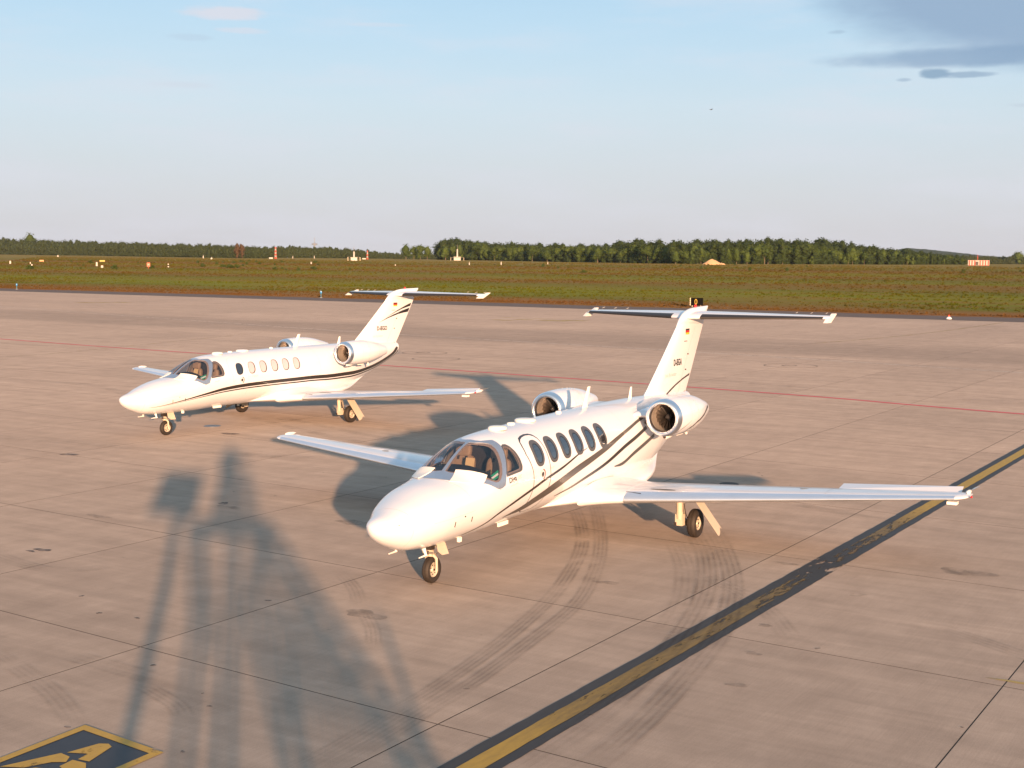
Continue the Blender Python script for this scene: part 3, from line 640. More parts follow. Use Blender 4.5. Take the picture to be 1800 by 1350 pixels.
# ------------------------------------------------------------------ aircraft: shapes in body metres (X aft of the nose datum, Y to the aircraft's left, Z up)
ST = np.array([.24, .38, .65, 1.06, 1.6, 2.25, 2.65, 3.0, 3.6, 4.5, 8.2, 9.6, 11.0, 12.2, 13.2])
TOP = np.array([1.2, 1.315, 1.385, 1.51, 1.66, 1.79, 2.02, 2.18, 2.32, 2.36, 2.40, 2.39, 2.36, 2.32, 2.27])
BOT = np.array([1.2, .995, .85, .72, .675, .67, .67, .67, .69, .70, .70, .78, 1.12, 1.5, 1.85])
WID = np.array([0, .20, .34, .54, .69, .76, .80, .82, .83, .83, .84, .78, .58, .35, .14])
ZCE = np.array([1.2, 1.195, 1.19, 1.27, 1.36, 1.42, 1.47, 1.51, 1.56, 1.58, 1.59, 1.66, 1.82, 1.98, 2.12])
FX0 = .24
US = np.sqrt(np.clip(ST - FX0, 0, 99))
def pch(xs, ys, x):
    h = np.diff(xs); d = np.diff(ys) / h; m = np.zeros_like(ys); m[0] = d[0]; m[-1] = d[-1]
    for i in range(1, len(xs) - 1):
        if d[i - 1] * d[i] > 0:
            w1 = 2 * h[i] + h[i - 1]; w2 = h[i] + 2 * h[i - 1]; m[i] = (w1 + w2) / (w1 / d[i - 1] + w2 / d[i])
    i = np.clip(np.searchsorted(xs, x, side='right') - 1, 0, len(xs) - 2); t = (x - xs[i]) / h[i]
    return ((1 + 2 * t) * (1 - t) ** 2 * ys[i] + t * (1 - t) ** 2 * h[i] * m[i] + t * t * (3 - 2 * t) * ys[i + 1] + t * t * (t - 1) * h[i] * m[i + 1])
def fus(X, th, off=0.0):
    """points of the fuselage skin (mesh axes: x aft, y right, z up)"""
    X = np.asarray(X, float); th = np.asarray(th, float)
    u = np.sqrt(np.clip(X, FX0, 13.2) - FX0)
    t = pch(US, TOP, u); b = pch(US, BOT, u); w = pch(US, WID, u); z = pch(US, ZCE, u)
    s = np.sin(th); c = np.cos(th); hz = np.where(s > 0, t - z, z - b)
    y = w * c; zz = z + hz * s
    if off is not 0.0:
        ny = c / np.maximum(w, .02); nz_ = s / np.maximum(hz, .02); l = np.sqrt(ny * ny + nz_ * nz_) + 1e-9
        y = y + off * ny / l; zz = zz + off * nz_ / l
    return np.stack([X + 0 * th, -y, zz], -1)
def fp(X, deg, off=0.0): return Vector(fus(np.array(X), np.array(rad(deg)), off).tolist())

def pip(x, y, poly):
    ins = False; j = len(poly) - 1
    for i in range(len(poly)):
        xi, yi = poly[i]; xj, yj = poly[j]
        if (yi > y) != (yj > y) and x < (xj - xi) * (y - yi) / (yj - yi) + xi: ins = not ins
        j = i
    return ins
KR = .82 * math.pi / 180
def dense(poly, st=.035):
    out = []
    for i in range(len(poly)):
        a = poly[i]; b = poly[(i + 1) % len(poly)]; d = math.hypot(b[0] - a[0], b[1] - a[1]); n = max(1, int(d / st))
        out += [(a[0] + (b[0] - a[0]) * k / n, a[1] + (b[1] - a[1]) * k / n) for k in range(n)]
    return out
def patch(outer, holes=(), off=.004, thick=0.0, st=.045, flip=False):
    """a sheet lying on the fuselage skin. outline: (X, degrees)"""
    cv = lambda P: dense([(x, d * KR) for x, d in P])
    polys = [cv(outer)] + [cv(h) for h in holes]
    pts = []; loops = []
    for P in polys:
        loops.append([len(pts) + i for i in range(len(P))]); pts += P
    x0 = min(p[0] for p in polys[0]); x1 = max(p[0] for p in polys[0]); y0 = min(p[1] for p in polys[0]); y1 = max(p[1] for p in polys[0])
    gx = x0 + st / 2
    while gx < x1:
        gy = y0 + st / 2
        while gy < y1:
            if pip(gx, gy, polys[0]) and not any(pip(gx, gy, h) for h in polys[1:]):
                if all(min((gx - q[0]) ** 2 + (gy - q[1]) ** 2 for q in P) > (st * .4) ** 2 for P in polys): pts.append((gx, gy))
            gy += st
        gx += st
    edges = [(l[i], l[(i + 1) % len(l)]) for l in loops for i in range(len(l))]
    v, _, f, *_ = delaunay_2d_cdt([Vector(p) for p in pts], edges, [], 0, 1e-5)
    mb = MB(); F = []
    for t in f:
        cx = sum(v[i][0] for i in t) / 3; cy = sum(v[i][1] for i in t) / 3
        if pip(cx, cy, polys[0]) and not any(pip(cx, cy, h) for h in polys[1:]): F.append(tuple(t))
    X = np.array([p[0] for p in v]); D = np.array([p[1] for p in v]) / KR
    if flip: D = 180 - D
    P = fus(X, np.radians(D), off)
    mb.add(P.tolist(), F)
    if thick:
        P2 = fus(X, np.radians(D), off - thick); n = len(v)
        mb.add(P2.tolist(), [f[::-1] for f in F])
        from collections import Counter
        ec = Counter()
        for t in F:
            for i in range(3): ec[tuple(sorted((t[i], t[(i + 1) % 3])))] += 1
        vs = P.tolist() + P2.tolist()
        mb.add(vs, [(a, b, b + n, a + n) for (a, b), k in ec.items() if k == 1])
    return mb
def ribbon(up, lo, off=.004, n=8, flip=False):
    """band between two curves on the skin, curves as [(X, deg)] of equal length; smooth subdivision"""
    def res(c):
        xs = [p[0] for p in c]; out = []
        t = np.linspace(0, len(c) - 1, (len(c) - 1) * n + 1); a = np.arange(len(c), dtype=float)
        X = np.array([p[0] for p in c], float); D = np.array([p[1] for p in c], float)
        def cr(Y):
            m = np.gradient(Y); i = np.clip(t.astype(int), 0, len(Y) - 2); s = t - i
            return (1 + 2 * s) * (1 - s) ** 2 * Y[i] + s * (1 - s) ** 2 * m[i] + s * s * (3 - 2 * s) * Y[i + 1] + s * s * (s - 1) * m[i + 1]
        return cr(X), cr(D)
    Xu, Du = res(up); Xl, Dl = res(lo); K = 4; rows = []
    for k in range(K + 1):
        w = k / K; D = Du * (1 - w) + Dl * w
        rows.append(fus(Xu * (1 - w) + Xl * w, np.radians(180 - D if flip else D), off).tolist())
    m = len(rows[0]); mb = MB(); mb.v = [tuple(p) for r in rows for p in r]
    mb.f = [(k * m + i, k * m + i + 1, (k + 1) * m + i + 1, (k + 1) * m + i) for k in range(K) for i in range(m - 1)]
    return mb
def sup(cx, cd, hx, hd, n=2.6, k=40, shear=0.0):
    out = []
    for i in range(k):
        a = 2 * math.pi * i / k; c, s = math.cos(a), math.sin(a)
        u = math.copysign(abs(c) ** (2 / n), c); v = math.copysign(abs(s) ** (2 / n), s)
        out.append((cx + hx * u + shear * v, cd + hd * v))
    return out

# cockpit glazing outlines (left side; the right mirrors at 180 - deg)
W_MAIN = [(2.33, 87.6), (2.52, 88), (2.72, 88.2), (2.90, 88.4), (3.05, 88.4), (3.11, 87.2), (3.13, 80), (3.20, 73), (3.25, 67), (3.27, 62), (3.25, 55), (3.20, 47), (3.14, 39.5), (3.08, 32), (3.01, 24.5), (2.95, 19), (2.89, 15.5), (2.82, 14), (2.74, 15.5), (2.64, 22), (2.54, 31), (2.45, 42), (2.37, 57), (2.32, 72), (2.31, 80)]
W_IN = [(2.35, 86.2), (2.52, 86.8), (2.72, 87.0), (2.90, 87.2), (3.03, 87.2), (3.08, 84.5), (3.14, 73), (3.19, 67), (3.205, 62), (3.19, 55), (3.14, 47), (3.08, 39.5), (3.02, 32), (2.955, 25.5), (2.90, 21), (2.86, 18), (2.81, 17), (2.75, 18.5), (2.66, 25), (2.57, 34), (2.49, 44), (2.41, 58), (2.36, 72), (2.345, 79)]
FR_OUT = [(2.02, 90), (2.04, 76), (2.08, 66), (2.20, 48), (2.34, 36), (2.50, 24), (2.63, 13), (2.74, 5.5), (2.84, 1.5), (2.99, 3.5), (3.04, 11), (3.10, 20), (3.17, 28), (3.26, 37), (3.34, 45), (3.42, 55), (3.43, 62), (3.42, 68), (3.33, 72), (3.24, 77), (3.21, 83), (3.22, 90)]
W_SIDE = [(3.14, 21.5), (3.20, 28), (3.29, 38), (3.37, 46.5), (3.43, 51.5), (3.48, 52), (3.53, 50.5), (3.57, 46), (3.60, 38), (3.61, 28), (3.60, 20), (3.58, 16.5), (3.53, 14.8), (3.40, 15), (3.25, 15.6), (3.13, 16.6)]
SIDE_OUT = [(3.10, 19.5), (3.165, 28), (3.255, 38), (3.335, 46.5), (3.41, 53.5), (3.48, 55), (3.55, 53.4), (3.60, 48.5), (3.64, 39), (3.655, 28), (3.645, 18), (3.61, 13.5), (3.54, 12.2), (3.40, 12.4), (3.25, 12.9), (3.09, 14)]
def grow(P, k):
    cx = sum(p[0] for p in P) / len(P); cy = sum(p[1] for p in P) / len(P)
    return [(cx + (x - cx) * (1 + k), cy + (y - cy) * (1 + k)) for x, y in P]

def fuselage_mesh():
    u = np.sqrt(np.linspace(0, 1, 26)[:-1] ** 2 * .42); Xs = np.concatenate([FX0 + (np.linspace(0, 1, 30)[:-1] ** 2) * .48, np.arange(.60, 3.8, .022), np.arange(3.8, 13.2, .08), [13.2]])
    n = 176; th = np.linspace(0, 2 * math.pi, n + 1)[:-1]
    XX, TT = np.meshgrid(Xs, th, indexing='ij'); P = fus(XX, TT)
    holes = [grow(W_MAIN, .035), grow(W_SIDE, .04)]
    faces = []; deg = np.degrees(th); dd = 360 / n
    for i in range(len(Xs) - 1):
        xm = (Xs[i] + Xs[i + 1]) / 2
        for j in range(n):
            d = deg[j] + dd / 2
            if 2.2 < xm < 3.75 and 8 < d < 172:
                e = d if d <= 90 else 180 - d
                if any(pip(xm, e * KR, [(a, b * KR) for a, b in h]) for h in holes): continue
            faces.append((i * n + j, (i + 1) * n + j, (i + 1) * n + (j + 1) % n, i * n + (j + 1) % n))
    faces.append(tuple((len(Xs) - 1) * n + j for j in range(n)))
    return mesh_of('fuselage', P.reshape(-1, 3).tolist(), faces, WHITE, True, 40)

def airfoil(n=12, t=.12):
    x = (1 - np.cos(np.linspace(0, math.pi, n + 1))) / 2
    y = 5 * t * (.2969 * np.sqrt(x) - .126 * x - .3516 * x ** 2 + .2843 * x ** 3 - .1036 * x ** 4)
    return x, y
def loft(secs, n=14, cap=True):
    """secs: (lex, y, z, chord, t, cut, tilt): y = mesh axis to the right"""
    mb = MB(); rows = []
    for (lx, y, z, c, t, cut, tilt) in secs:
        x, h = airfoil(n, t); x = x * cut; h = np.interp(x, *airfoil(60, t)); cam_ = .016 * np.sin(math.pi * x)
        pts = [(lx + a * c, y, z + (b * 1.15 + q) * c + tilt * a * c) for a, b, q in zip(x, h, cam_)][::-1]
        pts += [(lx + a * c, y, z + (-b * .85 + q) * c + tilt * a * c) for a, b, q in zip(x, h, cam_)][1:]
        rows.append(pts)
    m = len(rows[0])
    for r in rows: mb.v += r
    for i in range(len(rows) - 1):
        for j in range(m - 1): mb.f.append((i * m + j, i * m + j + 1, (i + 1) * m + j + 1, (i + 1) * m + j))
        mb.f.append((i * m + m - 1, i * m, (i + 1) * m, (i + 1) * m + m - 1))
    mb.f.append(tuple(range(m))[::-1]); mb.f.append(tuple((len(rows) - 1) * m + j for j in range(m)))
    return mb
def wing_le(y): return 6.33 + .129 * (y - .85)
def wing_te(y): return 8.72 - .116 * (y - .85)
def wing_z(y): return .775 + .0785 * (y - .85)
def wsec(y, s, cut=1.0, t=None):
    le = wing_le(y); c = wing_te(y) - le
    return (le, -s * y, wing_z(y), c, (.135 - .004 * y) if t is None else t, cut, 0.0)
def wing_mesh(s):
    ys = [.3, .9, 1.6, 2.5, 3.8, 5.14]
    secs = [wsec(y, s) for y in ys] + [wsec(5.15, s, .74), wsec(7.38, s, .74), wsec(7.385, s)]
    for k, y in ((.93, 7.46), (.8, 7.52), (.55, 7.57)):
        le = wing_le(y); c = wing_te(y) - le; secs.append((le + c * (1 - k) * .55, -s * y, wing_z(y), c * k, .10 * k, 1.0, 0))
    return loft(secs, 16).mesh('wing', WHITE, smooth=True, sharp=32)
def strip(sec_fn, ys, s, x1, x0l, off, n=9):
    """skin strip round a leading edge from lower x0l to upper x1 (chord fractions)"""
    mb = MB(); rows = []
    for y in ys:
        lx, yy, z, c, t, cut, tilt = sec_fn(y, s); a = np.concatenate([x0l * np.linspace(1, 0, n) ** 2, x1 * np.linspace(0, 1, n)[1:] ** 2])
        h = np.interp(a, *airfoil(200, t)); q = .016 * np.sin(math.pi * a); up = np.arange(len(a)) >= n - 1; r = []
        for i in range(len(a)):
            sgn = 1.15 if up[i] else -.85
            o = off if up[i] else -off
            lo = off * 1.6 * (1 - min(1, a[i] / .02))
            r.append((lx + a[i] * c - lo, yy, z + (sgn * h[i] + q[i]) * c + tilt * a[i] * c + o))
        rows.append(r)
    m = len(rows[0])
    for r in rows: mb.v += r
    mb.f = [(i * m + j, i * m + j + 1, (i + 1) * m + j + 1, (i + 1) * m + j) for i in range(len(rows) - 1) for j in range(m - 1)]
    return mb
def wtop(x, y, s, off=.003):
    lx, yy, z, c, t, _, _ = wsec(y, s); a = (x - lx) / c; h = float(np.interp(a, *airfoil(200, t)))
    return Vector((x, yy, z + (1.15 * h + .016 * math.sin(math.pi * a)) * c + off))
def ssec(y, s, cut=1.0):
    le = 12.98 + .375 * y; te = 14.42 + .10 * y; z = 4.01 + .008 * y
    return (le, -s * y, z, te - le, .10, cut, .075)

def text_mesh(s, size, xf, m, name, shear=0.0, wide=1.0, bold=0.0):
    cu = bpy.data.curves.new(name, 'FONT'); cu.body = s; cu.size = size; cu.resolution_u = 3; cu.offset = bold; cu.shear = shear
    o = bpy.data.objects.new(name, cu); COL.objects.link(o)
    dg = bpy.context.evaluated_depsgraph_get(); me = bpy.data.meshes.new_from_object(o.evaluated_get(dg))
    COL.objects.unlink(o); bpy.data.objects.remove(o); bpy.data.curves.remove(cu)
    for v in me.vertices: v.co = xf(v.co.x * wide, v.co.y)
    me.materials.clear(); me.materials.append(m); me.name = name
    return me

CACHE = {}
def cached(key, fn):
    if key not in CACHE: CACHE[key] = fn()
    return CACHE[key]

def door_outline():
    L = [(3.93, -46), (3.97, -36), (4.0, -24), (4.01, -10), (3.98, 6), (3.93, 20), (3.90, 30), (3.93, 42), (3.98, 50), (4.06, 55.5), (4.18, 58.2), (4.34, 59.5), (4.48, 58.5), (4.57, 55), (4.62, 48), (4.63, 38), (4.63, 20), (4.64, 5), (4.67, -10), (4.66, -26), (4.63, -38), (4.56, -46), (4.44, -50), (4.20, -51), (4.02, -50)]
    return L

SPLIT = {'door_latch', 'control_column', 'panel_seam', 'belly_antenna', 'harness_strap', 'flap_track_fairing', 'bleed_air_scoop', 'scoop_opening', 'drain_mast', 'pitot_probe', 'wing_seam', 'shock_strut', 'shimmy_damper'}
def islands(me):
    """one mesh per loose piece, in the same order of vertices"""
    par = list(range(len(me.vertices)))
    def f(a):
        while par[a] != a: par[a] = par[par[a]]; a = par[a]
        return a
    for e in me.edges:
        a, b = f(e.vertices[0]), f(e.vertices[1])
        if a != b: par[a] = b
    grp = {}
    for p in me.polygons: grp.setdefault(f(p.vertices[0]), []).append(p)
    out = []
    for ps in grp.values():
        ids = sorted({v for p in ps for v in p.vertices}); mp = {v: i for i, v in enumerate(ids)}
        out.append(mesh_of(me.name, [me.vertices[v].co for v in ids], [tuple(mp[v] for v in p.vertices) for p in ps], list(me.materials), True, 40))
    return out

def build_plane(first, name_label, loc, ang, cat='jet'):
    root = thing('business_jet', name_label, cat, loc, ang, 'business jets parked on the apron')
    def P(nm, key, fn, par=None):
        par = root if par is None else par
        if nm in SPLIT: 
            for me in cached(key, lambda: islands(fn())): o = link(nm, me, par)
            return o
        o = link(nm, cached(key, fn), par)
        if nm in ('wheel_bolts', 'cowling_seam', 'static_wick'): o['kind'] = 'stuff'
        return o
    body = P('fuselage', 'fus', fuselage_mesh)
    # belly fairing under the wing
    def fairing():
        mb = MB(); Xs = np.linspace(5.0, 11.2, 44); n = 40; sm = lambda t: (lambda t: t * t * (3 - 2 * t))(min(1, max(0, t)))
        for X in Xs:
            u = math.sqrt(X - FX0); fb = float(pch(US, BOT, u)); fz = float(pch(US, ZCE, u)); fw = float(pch(US, WID, u))
            k = sm((X - 5.0) / 1.7) * sm((11.2 - X) / 2.6); zc = fb + .10 + .05 * k; e = fw * math.sqrt(max(0, 1 - ((fz - zc) / (fz - fb)) ** 2))
            w = .93 * e * (1 - k) + k * .95; bot = fb + .03 * (1 - k) - .055 * k; top = zc + .06 + .20 * k
            for j in range(n):
                a = 2 * math.pi * j / n; c, s_ = math.cos(a), math.sin(a)
                mb.v.append((X, w * math.copysign(abs(c) ** .85, c), zc + ((top - zc) * s_ if s_ > 0 else (zc - bot) * s_)))
        m = len(Xs); mb.f = [(i * n + j, i * n + (j + 1) % n, (i + 1) * n + (j + 1) % n, (i + 1) * n + j) for i in range(m - 1) for j in range(n)]
        mb.f += [tuple(range(n)), tuple((m - 1) * n + j for j in range(n))]
        return mb.mesh('belly_fairing', WHITE, smooth=True, sharp=50)
    P('belly_fairing', 'fair', fairing)
    # ------------- cockpit glazing
    frame = P('windshield_frame', 'wf', lambda: (lambda a, b: MB().add(a.v, a.f).add(b.v, b.f).mesh('windshield_frame', POL2, smooth=True, sharp=50, recalc=False))(
        patch(FR_OUT, [W_MAIN], .007, .012), patch(FR_OUT, [W_MAIN], .007, .012, flip=True)))
    for fl in (False, True):
        P('windshield_pane', 'wp%d' % fl, lambda: patch(grow(W_MAIN, .03), [], .0, flip=fl).mesh('windshield_pane', GLASS, smooth=True, sharp=80, recalc=False), frame)
        P('window_seal', 'ws%d' % fl, lambda: patch(grow(W_MAIN, .01), [W_IN], -.004, .012, flip=fl).mesh('window_seal', PINKT, smooth=True, sharp=50, recalc=False), frame)
        sw = P('cockpit_side_window', 'so%d' % fl, lambda: patch(SIDE_OUT, [W_SIDE], .006, .008, flip=fl).mesh('cockpit_side_window', SURR, smooth=True, sharp=50, recalc=False))
        P('pane', 'sp%d' % fl, lambda: patch(grow(W_SIDE, .05), [], .001, flip=fl).mesh('pane', GLASS, smooth=True, sharp=80, recalc=False), sw)
        P('window_seal', 'ss%d' % fl, lambda: patch(grow(W_SIDE, .01), [grow(W_SIDE, -.10)], -.004, .01, flip=fl).mesh('window_seal', PINKT, smooth=True, sharp=50, recalc=False), sw)
        def board():
            q = [(2.39, 75), (2.44, 62), (2.52, 47), (2.625, 33), (2.54, 29.5), (2.455, 27), (2.33, 36), (2.17, 50), (2.02, 66), (2.20, 70)]
            mb = patch(q, [], .016, .010, flip=fl)
            for x, d in ((2.42, 66), (2.50, 42)):
                mb.tube([fp(x, 180 - d if fl else d, -.01), fp(x, 180 - d if fl else d, .008)], .012, 6)
            return mb.mesh('windshield_shield', WHITE2, smooth=True, sharp=40, recalc=False)
        P('windshield_rain_deflector', 'bd%d' % fl, board)
    # ------------- cockpit interior
    def liner():
        Xs = np.linspace(2.05, 3.9, 26); th = np.radians(np.linspace(-60, 240, 60)); XX, TT = np.meshgrid(Xs, th, indexing='ij'); Q = fus(XX, TT, -.05)
        n = 60; fs = []
        for i in range(len(Xs) - 1):
            xm = (Xs[i] + Xs[i + 1]) / 2
            for j in range(n - 1):
                d = math.degrees((th[j] + th[j + 1]) / 2); e = d if d <= 90 else 180 - d
                if any(pip(xm, e * KR, [(a, b * KR) for a, b in grow(h, .08)]) for h in (W_MAIN, W_SIDE)): continue
                fs.append((i * n + j, (i + 1) * n + j, (i + 1) * n + j + 1, i * n + j + 1))
        return mesh_of('cockpit_lining', Q.reshape(-1, 3).tolist(), fs, TAN2, True)
    P('cockpit_lining', 'lin', liner)
    def bulk():
        mb = MB(); n = 40
        for X in (3.86, 3.90):
            mb.v += [tuple(p) for p in fus(np.full(n, X), np.linspace(0, 2 * math.pi, n + 1)[:-1], -.045).tolist()]
        mb.f = [tuple(range(n)), tuple(range(n, 2 * n))[::-1]] + [(j, (j + 1) % n, n + (j + 1) % n, n + j) for j in range(n)]
        return mb.mesh('cabin_bulkhead', CABIN)
    P('cabin_bulkhead', 'blk', bulk)
    def floor_():
        return MB().box((3.1, 0, 1.05), (1.5, 1.02, .05)).mesh('cockpit_floor', CABIN)
    P('cockpit_floor', 'flo', floor_)
    def shield():
        mb = MB(); n = 24; Xs = [2.12, 2.25, 2.42, 2.62, 2.80, 2.90, 2.92]; dz = [-.06, -.045, -.05, -.20, -.32, -.36, -.70]
        for k, X in enumerate(Xs):
            for j in range(n):
                a = math.pi * j / (n - 1); e = fp(X, math.degrees(a) * .86 + 12.6, -.06)
                zc = float(pch(US, TOP, math.sqrt(X - FX0))); hump = 1.86 - .16 * abs(math.cos(a)) ** 2.2 - (.02 if k < 4 else 0)
                z = min(e.z, hump if k < 6 else 1.3)
                mb.v.append((X, e.y * (.97 if k < 5 else .95), z if k < 6 else 1.25))
        m = len(Xs); mb.f = [(i * n + j, i * n + j + 1, (i + 1) * n + j + 1, (i + 1) * n + j) for i in range(m - 1) for j in range(n - 1)]
        return mb.mesh('glareshield', SHIELD, smooth=True, sharp=50, recalc=False)
    P('glareshield', 'gls', shield)
    for sy in (-1, 1):
        def seat():
            mb = MB(); R = Matrix.Rotation(rad(12), 3, 'Y')
            mb.pillow((3.30, sy * .36, 1.33), (.50, .48, .16)); mb.pillow((3.55, sy * .36, 1.62), (.15, .48, .62), R)
            return mb.mesh('pilot_seat', TAN, smooth=True, sharp=80)
        st = P('pilot_seat', 'seat%d' % sy, seat)
        P('headrest', 'hr%d' % sy, lambda: MB().pillow((3.60, sy * .36, 2.0), (.12, .31, .22), Matrix.Rotation(rad(10), 3, 'Y')).mesh('headrest', TAN, smooth=True, sharp=80), st)
        P('harness_strap', 'hs%d' % sy, lambda: MB().box((3.51, sy * .44, 1.72), (.02, .05, .40), Matrix.Rotation(rad(12), 3, 'Y')).box((3.51, sy * .28, 1.72), (.02, .05, .40), Matrix.Rotation(rad(12), 3, 'Y')).mesh('harness_strap', CABIN), st)
    P('control_column', 'yoke', lambda: MB().tube([(2.95, -.36, 1.2), (3.0, -.36, 1.52)], .02).tube([(3.0, -.48, 1.62), (3.0, -.47, 1.53), (3.0, -.36, 1.51), (3.0, -.25, 1.53), (3.0, -.24, 1.62)], .018)
      .tube([(2.95, .36, 1.2), (3.0, .36, 1.52)], .02).tube([(3.0, .48, 1.62), (3.0, .47, 1.53), (3.0, .36, 1.51), (3.0, .25, 1.53), (3.0, .24, 1.62)], .018).mesh('control_column', SHIELD, smooth=True))
    P('folded_chart', 'chart', lambda: MB().box((3.22, .02, 1.80), (.02, .17, .26), Matrix.Rotation(rad(15), 3, 'Y')).mesh('folded_chart', mat('manila_paper', (.72, .50, .24), .7)))
    def card():
        mb = MB()
        for k in range(3):
            a = 19.5 + 3.3 * k; mb.add([fp(2.74 + .010 * k, a, -.03), fp(2.90 + .03 * k, a, -.035), fp(2.91 + .03 * k, a + 3.2, -.035), fp(2.70 + .010 * k, a + 3.2, -.03)], [(0, 1, 2, 3)])
        me = mb.mesh('placard', [GREEN, WHITE2], recalc=False); me.polygons[1].material_index = 1; return me
    P('green_placard', 'card', card)
    # ------------- cabin windows and door
    wx = [4.865 + .5195 * k for k in range(5)]
    for fl in (False, True):
        for k, X in enumerate(([4.325] if not fl else []) + wx):
            isdoor = (not fl) and k == 0
            cd = 27.5
            if first:
                w = link('cabin_window', patch(sup(X, cd + 1, .185, 18.8, 2.5, shear=.03), [sup(X + .005, cd, .118, 14.0, 2.5, shear=.02)], .006, .008, flip=fl).mesh('cabin_window', SURR, smooth=True, sharp=50, recalc=False), root)
                link('pane', patch(sup(X + .005, cd, .122, 14.4, 2.5, shear=.02), [], .002, flip=fl).mesh('pane', DGLASS, smooth=True, sharp=80, recalc=False), w)
                link('window_trim', patch(sup(X + .005, cd, .119, 14.2, 2.5, shear=.02), [sup(X + .005, cd, .102, 12.4, 2.5, shear=.02)], .0045, flip=fl).mesh('window_trim', BLK, smooth=True, recalc=False), w)
            else:
                w = link('cabin_window', patch(sup(X, cd - 3, .150, 14.6, 2.5, shear=.03), [sup(X - .012, cd - 2.8, .128, 13.3, 2.5, shear=.03)], .005, .006, flip=fl).mesh('cabin_window', DGREY, smooth=True, sharp=50, recalc=False), root)
                link('pane', patch(sup(X - .012, cd - 2.8, .130, 13.5, 2.5, shear=.03), [], .002, flip=fl).mesh('pane', DGLASS if isdoor else SHADE, smooth=True, sharp=80, recalc=False), w)
    dl = door_outline()
    if first:
        # seam is heavy at the top, thinner down the sides
        inner = [(4.325 + (x - 4.325) * (.930 if d > 40 else .945), d - (3.1 if d > 50 else (1.2 if d > 40 else (-.9 if d < -40 else 0)))) for x, d in dl]
        seam = patch(dl, [inner], .003)
        door = link('passenger_door', patch(inner, [], .0012).mesh('passenger_door', WHITE, smooth=True, sharp=80, recalc=False), root)
        link('door_seal', seam.mesh('door_seal', DGREY, smooth=True, sharp=60, recalc=False), door)
    else:
        inner = [(4.325 + (x - 4.325) * .985, d * .994 if d > 0 else d * .99) for x, d in dl]
        door = link('passenger_door', patch(inner, [], .0012).mesh('passenger_door', WHITE, smooth=True, sharp=80, recalc=False), root)
        link('door_seal', patch(dl, [inner], .002).mesh('door_seal', SEAM, smooth=True, sharp=60, recalc=False), door)
    # emblem and handle below the door window
    ex, ed = (4.34, -1) if first else (4.36, -2)
    def arc(r0, r1, a0, a1, n=14):
        mb = MB()
        for i in range(n + 1):
            a = rad(a0 + (a1 - a0) * i / n)
            for r in (r0, r1): mb.v.append(tuple(fp(ex + r * math.cos(a), ed + r * math.sin(a) / KR, .0045)))
        mb.f = [(2 * i, 2 * i + 1, 2 * i + 3, 2 * i + 2) for i in range(n)]; return mb
    e = link('door_emblem', arc(.0, .045, 0, 360).mesh('door_emblem', DGREY, recalc=False), door)
    link('emblem_arc', arc(.075, .10, -70, 80).mesh('emblem_arc', FRED if first else DGREY, recalc=False), e)
    link('emblem_arc', arc(.075, .09, 100, 200).mesh('emblem_arc', INKG, recalc=False), e)
    # titles
    def tx(x0, d0, off=.004, sl=0.0): return lambda u, v: fp(x0 + u, d0 + v / KR + sl * u, off)
    if first:
        link('lettering', text_mesh('Diga', .150, tx(3.13, 3.6), DGREY, 'lettering', wide=.92, bold=.003), root)
        link('lettering', text_mesh('Jet', .150, tx(3.40, 3.6), INKG, 'lettering', .3, wide=.92), root)
        link('lettering', text_mesh('just fly better', .05, tx(3.17, -1.5), INKG, 'lettering'), root)
    else:
        link('lettering', text_mesh('DigaJet', .105, tx(4.80, 2.5), INKG, 'lettering', wide=.92), root)
        link('lettering', text_mesh('DigaJet', .07, tx(3.2, 2.5), INKG, 'lettering'), root)
    for x, d in ((4.06, 8), (4.06, -2), (4.75, 4)):
        link('small_print', text_mesh('PULL HANDLE\nTO OPEN' if d < 6 else 'RESCUE', .022, tx(x - .10, d), INKG, 'small_print'), root)
    # ------------- livery
    if first:
        bands = [(DGREY, [(2.04, -55.6), (2.62, -43), (2.98, -30.0), (3.54, -20.4), (4.09, -12.1), (4.45, -6.6), (5.11, 1.4), (5.76, 11.6), (6.28, 17.2)],
                         [(2.06, -57.2), (2.66, -45.6), (3.02, -33.2), (3.58, -23.8), (4.12, -15.4), (4.48, -9.8), (5.14, -1.4), (5.78, 9.8), (6.28, 17.0)]),
                 (MGREY, [(3.30, -45), (3.80, -37.2), (4.19, -28.6), (4.88, -16), (5.63, -4.3), (6.35, 4.5), (7.04, 13.2), (7.79, 23.2), (8.71, 34.5), (9.30, 40)],
                         [(3.34, -46), (3.95, -45.5), (4.36, -38.5), (5.01, -26.4), (5.70, -13.6), (6.35, -4.3), (7.01, 5.2), (7.76, 17.4), (8.61, 29.1), (9.20, 34.8)]),
                 (DGREY, [(5.10, -38), (5.67, -29.8), (6.16, -21.4), (6.98, -9.4), (7.96, 8.0), (9.11, 22.6)],
                         [(5.14, -38.8), (5.68, -34.2), (6.18, -26.4), (6.99, -14.6), (7.98, 2.8), (9.13, 17.6)]),
                 (SURR, [(7.44, -19.4), (7.86, -16.4), (8.42, -5.2), (9.47, 5.6)],
                        [(7.52, -21.2), (7.90, -21.8), (8.44, -10.8), (9.49, .0)])]
    else:
